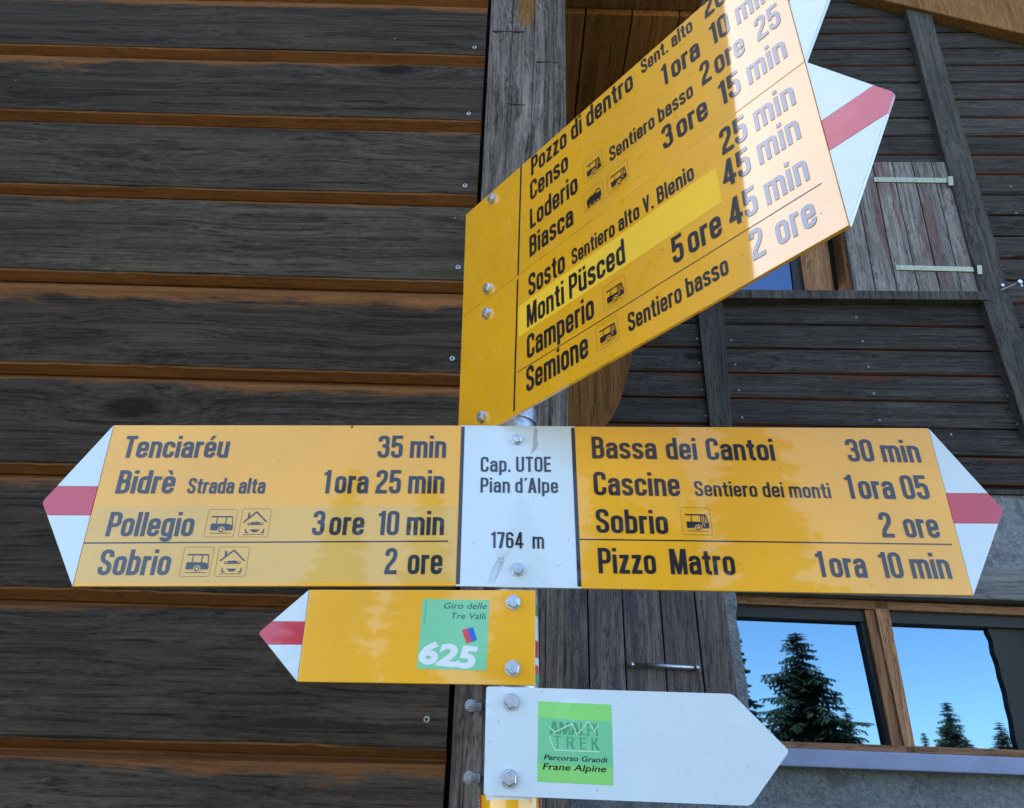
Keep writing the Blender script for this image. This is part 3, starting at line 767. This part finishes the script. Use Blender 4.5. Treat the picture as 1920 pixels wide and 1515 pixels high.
# yellow and red sticker below the white sign
yst = ring(zl(1620), zl(1492), PR + .0006, M_yellow, 'sticker', R(-180), R(0), 40)
for a0, a1 in ((-176, -160), (-24, -5)): ring(zl(1620), zl(1492.5), PR + .0011, M_redpr, 'sticker_border', R(a0), R(a1), 12, yst)
ring(zl(1503), zl(1493), PR + .0012, M_whprint, 'sticker_field', R(-140), R(-52), 20, yst)
for k in range(5):
    ring(zl(1500 + k * 7 + 4), zl(1500 + k * 7), PR + .0016, M_whprint, 'sticker_letter', R(-172), R(-165), 4, yst)
    ring(zl(1500 + k * 7 + 4), zl(1500 + k * 7), PR + .0016, M_whprint, 'sticker_letter', R(-18), R(-11), 4, yst)
# clamp bolts sticking out at the left, behind the white sign
for py, px in ((1330, 896), (1462, 889)):
    z = zl(py); ring(z - .007, z + .007, PR + .0025, M_galv, 'pole_clamp')
    bm = bmesh.new(); x = -PR - .012
    add_tube(bm, (x, -.040, z), (x, .03, z), .003, .003, 10)
    add_tube(bm, (x, -.033, z), (x, -.028, z), .0052, .0052, 6); add_tube(bm, (x, -.0275, z), (x, -.0262, z), .0066, .0066, 16)
    add_slab(bm, rect(x - .003, -.020, x + .012, -.015), z - .0045, z + .0045, .001)
    obj('clamp_bolt', bm, M_dull, pole)

def sign_body(pl, parent, yel, tip_pts, band, m_y=M_yellow, c=0.0):
    """yel: outline of the coloured field; tip_pts: [upper corner, point, lower corner]; band: (upper v, lower v)"""
    obj('panel', slab(yel, c - TH, c, .0007), m_y, parent)
# ---- the double sign
ds = empty('double_arrow_sign', MP.mat, 'wide double arrow hiking sign with white middle field reading Cap. UTOE Pian d\'Alpe 1764 m', 'sign')
q = lambda x, y: MP.at(x, y)
xTL, xBL, xTR, xBR = q(213.5, 797), q(136, 1099.5), q(1740.5, 802.5), q(1825, 1116.5)
dl = (q(865.5, 797.5), q(871.5, 797.5), q(862, 1098.5), q(855, 1098.5)); dr = (q(1070.5, 799.5), q(1077, 799.5), q(1090, 1103), q(1083, 1103))
gp = .0002
obj('left_panel', slab([xTL, dl[0], dl[3], xBL], -TH, 0, .0007), M_yellow, ds)
obj('right_panel', slab([dr[1], xTR, xBR, dr[2]], -TH, 0, .0007), M_yellow, ds)
obj('middle_panel', slab([dl[0], dr[1], dr[2], dl[3]], -TH, 0, 0), M_white, ds)
for dd in (dl, dr):
    obj('divider_line', slab([(dd[0][0], dd[0][1] - .002), (dd[1][0], dd[1][1] - .002), (dd[2][0], dd[2][1] + .002), (dd[3][0], dd[3][1] + .002)], .00005, .0004), M_black, ds)
def tips(parent, up, tip, lo, bu, bl_, c=0.0, rr=.004):
    """white point with a red band; bu/bl_ are band edge heights at the field edge and out to the outline"""
    def on(p, q_, v): f = (v - p[1]) / (q_[1] - p[1]); return (p[0] + (q_[0] - p[0]) * f, v)
    s = 1 if tip[0] > up[0] else -1
    e = .0004 * s
    def ed(p): return (p[0] + e, p[1])
    u1 = on(up, lo, bu); t1 = on(up, tip, bu); u2 = on(up, lo, bl_); t2 = on(tip, lo, bl_)
    obj('arrow_tip', slab([ed(up), t1, ed(u1)], c - TH, c, .0005), M_white, parent)
    obj('arrow_tip', slab([ed(u2), t2, ed(lo)], c - TH, c, .0005), M_white, parent)
    obj('red_band', slab(roundpoly([(*ed(u1), 0), (*t1, 0), (*tip, rr), (*t2, 0), (*ed(u2), 0)]), c - TH, c, .0005), M_red, parent)
tips(ds, xTL, q(79, 941), xBL, q(150, 911.5)[1], q(130, 966)[1])
tips(ds, xTR, q(1881, 956), xBR, q(1810, 924.5)[1], q(1830, 981.3)[1])
# film laid over the two lower rows on the left
obj('faded_film', slab([q(177, 949), q(857, 948), q(853.3, 1091), q(141.5, 1092)], .00003, .00016), M_pale, ds)
obj('row_line', slab([q(158, 1017), q(840.5, 1013.6), q(840.5, 1016), q(157.4, 1019.6)], .0002, .0004), M_black, ds)
obj('row_line', slab([q(1086, 1010), q(1784, 1019.7), q(1784.5, 1022), q(1086, 1012.4)], .00005, .0004), M_black, ds)
T = lambda s, p0, p1, top, **k: text(MP, ds, s, p0, p1, top, c=.0006, **k)
T('Tenciaréu', (228, 858), (426, 858), (238.4, 817))
T('35 min', (707, 858), (835.5, 858), (708.6, 816.5))
T('Bidrè', (215, 925), (323.5, 925), (225.4, 881.6))
T('Strada alta', (349.6, 925), (495.4, 925), (356, 896))
T('1 ora 25 min', (604, 925), (832.3, 925), (607.6, 881))
T('Pollegio', (196.7, 1005.3), (359.5, 1005.3), (209.7, 959.7))
T('3 ore  10 min', (583.6, 1003.2), (831.6, 1003.2), (585.5, 957.6))
T('Sobrio', (180.3, 1078.2), (315, 1078.2), (191.5, 1030))
T('2  ore', (720, 1076.4), (828.4, 1076.4), (722, 1027.4))
pict(MP, ds, 'bus', (381.6, 1006.6), (437.1, 1006.6), (390.2, 955), doors=False, hm=M_pale)
pict(MP, ds, 'hut', (446.2, 1006.6), (501.4, 1006.6), (454.5, 954))
pict(MP, ds, 'bus', (335.3, 1080.8), (391.3, 1080.8), (343.3, 1025.3), doors=False, hm=M_pale)
pict(MP, ds, 'hut', (401.1, 1080.8), (459.2, 1080.8), (410.3, 1025.3))
T('Cap. UTOE', (900.7, 884.7), (1033.2, 884.7), (900.7, 856), weight=.85)
T("Pian d'Alpe", (900.4, 923.2), (1047, 924.5), (900.4, 895.1), weight=.85)
T('1764  m', (920.7, 1027.4), (1020.5, 1029), (922, 996.7), weight=.85)
T('Bassa dei Cantoi', (1110.8, 859.4), (1454.7, 863.7), (1108.8, 818.5), space=.36)
T('30 min', (1592, 864.9), (1729, 866.9), (1587.5, 823))
T('Cascine', (1114.2, 928.4), (1276.2, 930.5), (1112.1, 884.2))
T('Sentiero dei monti', (1303.8, 930), (1560, 934.2), (1301.5, 901.5), weight=.9)
T('1 ora 05', (1591, 934.9), (1745.8, 936), (1583.5, 890))
T('Sobrio', (1118.6, 998.8), (1254, 1001.4), (1116.8, 954))
T('2  ore', (1656, 1007.4), (1765, 1008.5), (1649.3, 960.3))
T('Pizzo  Matro', (1123, 1074.8), (1380.5, 1078.4), (1120.7, 1026.9))
T('1 ora  10 min', (1536, 1081.9), (1786.7, 1085.3), (1528, 1033.2))
pict(MP, ds, 'bus', (1280.6, 1002), (1336.3, 1003.2), (1275, 951))
bolt(MP, ds, 969, 822, .86, .3); bolt(MP, ds, 970.7, 1066, .92, .8)
# peeled patch and scratches on the white field
obj('peeled_patch', slab([q(*p) for p in ((1003, 800), (1008, 806), (1007, 822), (1009, 834), (1004, 844), (995, 851), (999, 838), (1000, 818))], .00004, .00025), M_scratch, ds)
def scr(pts, wd):
    path = [Vector(q(*p)) for p in pts]; A, B = ribbon(path, False, wd); bm = bmesh.new()
    A = [bm.verts.new((*v, .0002)) for v in A]; B = [bm.verts.new((*v, .0002)) for v in B]
    for i in range(len(A) - 1): bm.faces.new((A[i], B[i], B[i + 1], A[i + 1]))
    obj('scratch', bm, M_scratch, ds)
def speck(P, parent, px, py, r, m):
    a, b = P.at(px, py); obj('dirt_speck', slab([(a + r * random.uniform(.7, 1.3) * math.cos(t), b + r * random.uniform(.7, 1.3) * math.sin(t)) for t in (0, .9, 1.7, 2.6, 3.4, 4.2, 5.2)], .00004, .0002), m, parent)
for k in range(9):
    x = 914 + k * 2.2 + random.uniform(-1, 1); scr(((932 + k * 1.8, 1050 + random.uniform(-3, 3)), (x + 8, 1068), (x, 1086 + random.uniform(-6, 12))), .00014)
for k in range(7): scr(((934 + k * 1.2, 1048), (930 + k * 5, 1034 + random.uniform(-6, 4))), .00012)
scr(((932, 1044), (938, 1049), (945, 1046), (941, 1056), (934, 1052)), .0005)
for px, py, r in ((888, 1018, .0012), (1046, 1060, .0009), (1052, 1058, .0006), (1000, 936, .0009), (1001, 993, .0006), (1066, 1012, .001), (883, 833, .0006)):
    speck(MP, ds, px, py, r, M_scratch)
for px, py, r in ((1326, 805.5, .0010), (1462, 878.5, .0007), (1466, 835, .0006), (1387, 1058, .0007), (1700, 846, .0005), (1528, 1052, .0006), (660, 800, .0016), (523, 864, .0007), (443, 805, .0005), (390, 1090, .0006), (1240, 1095, .0006), (1635, 1097, .0006)):
    speck(MP, ds, px, py, r, M_stain)

# ---- small yellow sign
SP = Plane(P0 + MP.n * .0, mu, pz)
sy = empty('small_arrow_sign', MP.mat @ Matrix.Translation((*q(961, 1190), 0)), 'small yellow arrow sign with green 625 sticker hanging below the wide double sign', 'sign')
sy_m = sy.matrix_world.inverted() @ MP.mat
class Sub:                                               # a child frame of the same plane
    def __init__(s, ox, oy): s.o = Vector((ox, oy))
    def at(s, x, y, c=0.0): p = MP.at(x, y, c); return (p[0] - s.o.x, p[1] - s.o.y)
Y = Sub(*q(961, 1190)); y_ = Y.at
a_, b_, c_, d_ = y_(580, 1105.5), y_(1004, 1106.5), y_(1003.5, 1285), y_(557.5, 1278)
obj('panel', slab([a_, b_, c_, d_], -TH, 0, .0007), M_yellow, sy)
tips(sy, a_, y_(484, 1187), d_, y_(540, 1165)[1], y_(530, 1208.5)[1])
st = obj('sticker', slab([y_(793, 1123), y_(917.3, 1125.4), y_(912, 1257.5), y_(781.4, 1253.7)], .00004, .00025), M_green, sy)
fonttext(Y, st, 'Giro delle', (832.5, 1140.9), (912.7, 1141.9), (834.6, 1129.3), M_black, .0004)
fonttext(Y, st, 'Tre Valli', (846, 1159.8), (911.5, 1161), (848, 1148), M_black, .0004)
fonttext(Y, st, '625', (784, 1244), (896, 1256), (790, 1199), M_whprint, .0004, .2, .045)
k = lambda x, y: y_(780 + x / 3.4826, 1080 + y / 3.4826)
obj('flag_red', slab([k(300, 352), k(337, 343), k(363, 431), k(330, 442)], .0003, .0006), M_redpr, st)
obj('flag_blue', slab([k(337, 343), k(372, 335), k(398, 418), k(363, 431)], .0003, .00062), M_blue, st)
# tiny upright line of print at the sticker's left edge
cu = bpy.data.curves.new('lettering', 'FONT'); cu.body = 'La Svizzera a piedi'; cu.size = 1; cu.resolution_u = 2
to = bpy.data.objects.new('lettering', cu); COL.objects.link(to)
me = bpy.data.meshes.new_from_object(to.evaluated_get(bpy.context.evaluated_depsgraph_get())); bpy.data.objects.remove(to)
xm = max(v.co.x for v in me.vertices); a0 = Vector(k(58, 312)); a1 = Vector(k(70, 165)); L_ = (a1 - a0)
for v in me.vertices:
    p_ = a0 + L_ * (v.co.x / xm) + Vector((-1, 0)) * (v.co.y * .0026); v.co = (p_.x, p_.y, .0004)
me.materials.append(M_greendk); o = bpy.data.objects.new('lettering', me); COL.objects.link(o); o.parent = st
bolt(Y, sy, 962.3, 1128, 1.0, .5); bolt(Y, sy, 961, 1252, 1.0, .2)

# ---- white sign
W = Sub(*q(957, 1388)); w_ = W.at
ws = empty('white_arrow_sign', MP.mat @ Matrix.Translation((*q(957, 1388), 0)), 'plain white arrow sign with bright green trek sticker, lowest on the pole', 'sign')
obj('panel', slab(roundpoly([(*w_(912, 1287), .003), (*w_(1373, 1301), .004), (*w_(1480, 1408), .004), (*w_(1408, 1511), .004), (*w_(907, 1491), .003)]), -TH, 0, .0006), M_white, ws)
k = lambda x, y: w_(780 + x / 3.4826, 1080 + y / 3.4826)
st = obj('sticker', slab(roundpoly([k(797, 818), k(1275, 840), k(1288, 1368), k(792, 1342)], .0012), .00004, .0003), M_green2, ws)
obj('sticker_band', slab([k(800, 925), k(1278, 950), k(1286, 1250), k(795, 1225)], .00034, .0004), M_greenband, st)
def kk(x, y): return (780 + x / 3.4826, 1080 + y / 3.4826)
text(W, st, 'AMALPI', kk(872, 1030), kk(1192, 1046), kk(876, 948), m=M_greendk, c=.0005, weight=.55, gap=-.02)
text(W, st, 'TREK', kk(900, 1122), kk(1200, 1140), kk(900, 1042), m=M_greendk, c=.0005, weight=.55, gap=.26)
bm = bmesh.new()
for pts, wd in (((870, 985), (905, 1020), (1020, 965), (1050, 1038), (1125, 950), (1165, 1015), (1195, 965)), .0006), (((868, 1045), (905, 1138), (1200, 1148)), .0006):
    A, B = ribbon([Vector(k(*p)) for p in pts], False, wd)
    for i in range(len(A) - 1): bm.faces.new([bm.verts.new((*v, .00075 + i * 2e-5)) for v in (A[i], B[i], B[i + 1], A[i + 1])])
obj('zigzag_line', bm, M_greenlt, st)
fonttext(W, st, 'Percorso Grandi', kk(835, 1199), kk(1252, 1219), kk(841, 1163), M_black, .0006, .2, .012)
fonttext(W, st, 'Frane Alpine', kk(827, 1263), kk(1243, 1281), kk(834, 1219), M_black, .0006, .2, .012)
bolt(W, ws, 958.6, 1315, 1.04, .15); bolt(W, ws, 955, 1459.6, 1.04, .45)
bm = bmesh.new()
for px, py, r in ((1362, 1388, .0008), (1325, 1413, .0007), (1403, 1438, .0008), (1015, 1297, .0008), (935, 1353, .0012), (1240, 1430, .0008), (918, 1390, .001), (1120, 1482, .0012), (1165, 1306, .0007)):
    speck(W, ws, px, py, r, M_scratch)

# ---- the two turned signs
tu = (M @ camv(1440, 843, -1500)); tu = (tu - pz * tu.dot(pz)).normalized()
TP0 = Plane(pc, tu, pz)
org = pc + TP0.n * (PR + TH + .001) + pz * zpole(600)
TP = Plane(org, tu, pz); t_ = TP.at
uLt = .5 * (t_(877.5, 397)[0] + t_(855, 795)[0])
uRt = .5 * (t_(1515.6, 101)[0] + t_(1581, 428)[0])
vTop = t_(1100, 203)[1]; vSeam = .5 * (t_(864.4, 602)[1] + t_(1515, 102)[1])
vBot = .5 * (t_(1040, 736)[1] + t_(1581, 428)[1])
uTip = t_(1675, 168)[0]
vTop = t_(877.5, 397)[1]; vTop = .5 * (vTop + t_(1330, 1)[1])
print('turned', uLt, uRt, uTip, vTop, vSeam, vBot)
hbig = t_(994.3, 394.4)[1] - t_(993.8, 430)[1]; hbig2 = t_(988.1, 577.5)[1] - t_(987.8, 615)[1]; hsm = .68 * hbig
hbig = hbig2 = max(hbig, hbig2) * 1.05; hsm = hbig * .68
print('cap heights', hbig, hbig2)
def turned(vt, vb_, label, name):
    e = empty(name, TP.mat @ Matrix.Translation((0, (vt + vb_) / 2, 0)), label, 'sign', 'turned hiking signs')
    cm = (vt + vb_) / 2
    class C:
        def at(s, x, y, c=0.0): p = TP.at(x, y, c); return (p[0], p[1] - cm)
    return e, C(), vt - cm, vb_ - cm
RH = (uTip - uRt)
# upper
us, U, vt, vb_ = turned(vTop, vSeam + .0003, 'upper of two turned yellow hiking signs, listing Pozzo di dentro, Censo, Loderio and Biasca', 'arrow_sign')
obj('panel', slab([(uLt, vb_), (uRt, vb_), (uRt, vt), (uLt, vt)], -TH, 0, .0006), M_yellow_t, us)
tips(us, (uRt, vt), (uTip, 0), (uRt, vb_), .012, -.005)
def black_line(P, par, pt, pb):
    a = P.at(*pt); b = P.at(*pb)
    obj('divider_line', slab([(a[0] - .0016, a[1]), (a[0] + .0016, a[1]), (b[0] + .0016, b[1]), (b[0] - .0016, b[1])], .00005, .0004), M_black, par)
black_line(U, us, (977.5, 310), (971.5, 516))
RIGHT = (1477, 106.6)
def TT(P, par, s, p0, pr, small=False, **k): text(P, par, s, p0, pr, None, h=hsm if small else hbig, horiz=True, c=.0006, m=M_black_t, **k)
TT(U, us, 'Pozzo di dentro', (996, 329.7), (1187.2, 163.4))
TT(U, us, 'Sent. alto', (1203.3, 139.2), (1299.5, 60), True)
TT(U, us, '20 min', (1322, 35.5), RIGHT)
TT(U, us, 'Censo', (994, 376.6), (1065.6, 324))
TT(U, us, '1 ora  10 min', (1243, 163), RIGHT)
TT(U, us, 'Loderio', (993.8, 430), (1083.2, 360))
TT(U, us, 'Sentiero basso', (1143.8, 304), (1300.4, 180), True)
TT(U, us, '2 ore  25', (1316.5, 161.8), (1464.5, 40))
TT(U, us, 'Biasca', (992.8, 482.5), (1074.8, 420))
TT(U, us, '3 ore  15 min', (1244.3, 282), RIGHT)
pict(U, us, 'bus', (1095.7, 346), (1130.3, 320), (1094.4, 306.7), horiz=True)
pict(U, us, 'bus', (1140.6, 366.8), (1179.8, 340), (1140.6, 325.2), horiz=True)
pict(U, us, 'train', (1096.3, 400), (1132.7, 375), (1095.7, 362.2), horiz=True)
for px, py, r in ((1124, 231, .0008), (1133, 233, .0006), (1146, 222, .0008), (1138, 240, .0007), (1157, 236, .0006), (1103, 257, .0007), (1117, 264, .0007), (1108, 288, .0005), (1200, 295, .0010), (1085, 283, .0008), (1089, 279, .0010), (940, 470, .0006)): speck(U, us, px, py, r, M_stain)
bolt(U, us, 920.6, 371, 1.0, .2); bolt(U, us, 912.2, 539.7, 1.0, .9)
# lower
lo_, Lw, vt, vb_ = turned(vSeam - .0003, vBot, 'lower of two turned yellow hiking signs, listing Sosto, Monti Püsced, Camperio and Semione', 'arrow_sign')
obj('panel', slab([(uLt, vb_), (uRt, vb_), (uRt, vt), (uLt, vt)], -TH, 0, .0006), M_yellow_t, lo_)
tips(lo_, (uRt, vt), (uTip, 0), (uRt, vb_), Lw.at(1541, 225.7)[1], Lw.at(1552.7, 284)[1])
black_line(Lw, lo_, (971, 524), (964, 771))
s0 = Lw.at(971.3, 575.6); s1 = Lw.at(970.9, 633); s2 = Lw.at(1348, 345)
obj('bright_film', slab([(s0[0] + .0015, s0[1]), (s2[0], s0[1]), (s2[0], s1[1]), (s0[0] + .0015, s1[1])], .00003, .00016), M_bright, lo_)
a = Lw.at(968.4, 699.4); b = Lw.at(1539.7, 339.8)
obj('row_line', slab([(a[0] + .002, a[1] - .0005), (b[0], a[1] - .0005), (b[0], a[1] + .0005), (a[0] + .002, a[1] + .0005)], .00005, .0004), M_black, lo_)
TT(Lw, lo_, 'Sosto', (991, 556.6), (1059, 500))
TT(Lw, lo_, 'Sentiero alto V. Blenio', (1072.5, 497.5), (1301.3, 330), True)
TT(Lw, lo_, '25 min', (1354.5, 291.5), (1493.1, 195))
TT(Lw, lo_, 'Monti Püsced', (987.8, 615), (1172.8, 490))
TT(Lw, lo_, '45 min', (1358, 355), (1505.7, 270))
TT(Lw, lo_, 'Camperio', (988, 674), (1114.7, 600))
TT(Lw, lo_, '5 ore 45 min', (1263, 496.5), (1520, 340))
TT(Lw, lo_, 'Semione', (986.8, 736.3), (1103.4, 670))
TT(Lw, lo_, 'Sentiero basso', (1178.9, 623), (1366.6, 510), True)
TT(Lw, lo_, '2  ore', (1412.5, 489.2), (1533.7, 420))
pict(Lw, lo_, 'bus', (1132.7, 584.8), (1174.3, 560), (1131.8, 539), horiz=True)
pict(Lw, lo_, 'bus', (1119.7, 659.2), (1160.8, 640), (1118.3, 613.3), horiz=True)
for px, py, r in ((1243, 468, .0010), (1229, 500, .0008), (1105, 545, .0006), (1392, 478, .0007), (1540, 400, .0007), (1196, 331, .0008), (914, 672, .0008), (930, 620, .0007)): speck(Lw, lo_, px, py, r, M_stain)
bolt(Lw, lo_, 910.3, 586, 1.0, .6); bolt(Lw, lo_, 901, 781, 1.0, .1)
# mounting lugs from the pole to the turned and straight signs
bm = bmesh.new()
for y in (450, 560, 610, 740): ring(zl(y) - .006, zl(y) + .006, PR + .0022, M_galv, 'clamp_ring')
bm.free()

# ------------------------------------------------------------------ spruces opposite the house (seen in its panes), plus an added young pair
def spruce(x, y, h, label, seed, spread=.2):
    rnd = random.Random(seed)
    e = empty('spruce_tree', Matrix.Translation((x, y, 0)), label, 'tree', 'spruces opposite the house')
    bm = bmesh.new(); add_tube(bm, (0, 0, -.2), (0, 0, h * .98), h * .018, .02, 8)
    bb = bmesh.new(); z = h * .06
    while z < h * .985:
        f = 1 - z / h; Lb = h * spread * (f ** .8) * rnd.uniform(.75, 1.15) + .12; nb = 13 if f > .2 else 8
        for i in range(nb):
            a = rnd.uniform(0, 6.28); l = Lb * rnd.uniform(.6, 1.1); dr = rnd.uniform(.15, .42)
            tip = Vector((math.cos(a) * l, math.sin(a) * l, z - l * dr + l * .1)); root = Vector((0, 0, z))
            add_tube(bm, root, tip, .012 * h / 8 + .006, .004, 4, False)
            ns = max(4, int(l * 9)); side = Vector((-math.sin(a), math.cos(a), 0))
            for s in range(ns):
                t = (s + .6) / ns; p = root.lerp(tip, t); wd = (.36 * (1 - t * .65)) * min(1, l)
                for sg in (-1, 1):
                    q0 = p + side * sg * wd * rnd.uniform(.7, 1.2) + (tip - root) * rnd.uniform(.04, .13) + Vector((0, 0, -wd * rnd.uniform(.2, .9)))
                    w0 = (tip - root).normalized() * rnd.uniform(.08, .17) * (h / 9)
                    bb.faces.new([bb.verts.new(v) for v in (p, p + w0, q0 + w0 * .4, q0 - w0 * .3)])
        z += h * .021 * rnd.uniform(.7, 1.2) * (1 if f > .3 else .75)
    obj('trunk', bm, M_bark, e); obj('crown', bb, M_needle, e)
def mirror_px(px, py, dist):
    """where the sight line of a photo point lands after the window pane, at dist metres behind it"""
    d = ray(px, py).normalized(); t = ((HP.O - HP.n * .1) - EYE).dot(HP.n) / d.dot(HP.n); p = EYE + d * t
    r = d - HP.n * 2 * d.dot(HP.n); k = dist / math.hypot(r.x, r.y); return p + r * k
spruce(1.05, -3.3, 5.0, 'added young spruce close behind the viewpoint, nearer the pole', 21, .13)  # added out of view so its mirror image darkens the right panel
spruce(1.75, -3.1, 5.2, 'added young spruce close behind the viewpoint, farther right', 22, .12)  # second of the added pair, there to darken the same reflection
for x, y, h, lab, sd in ((-3.1, -12.9, 9.4, 'near spruce at the left end of the near row', 11), (-1.4, -12.2, 8.8, 'second near spruce from the left end of the near row', 12),
                         (.4, -12.5, 8.6, 'near spruce straight behind the viewpoint', 5), (2.1, -13.2, 9.8, 'tallest slender near spruce behind the viewpoint', 6),
                         (3.6, -12.4, 8.9, 'slender near spruce just right of the tallest near one', 8)):
    spruce(x, y, h, lab, sd, .16 if x < 3 else .11)
for px, py, dist, lab, sp in ((1490, 1178, 24, 'tall broad spruce standing opposite the window, largest of the row', .46),
                              (1345, 1130, 26, 'spruce left of the largest one in the window reflection', .2),
                              (1772, 1312, 40, 'distant small spruce mirrored in the right window pane', .3),
                              (1872, 1350, 44, 'far smallest spruce mirrored at the right edge of the pane', .28),
                              (1585, 1330, 34, 'medium spruce just right of the largest mirrored spruce', .24),
                              (1730, 1370, 60, 'farthest low spruce mirrored at the middle of the window', .2)):
    t = mirror_px(px, py, dist)
    spruce(t.x, t.y, t.z, lab, int(px), sp)
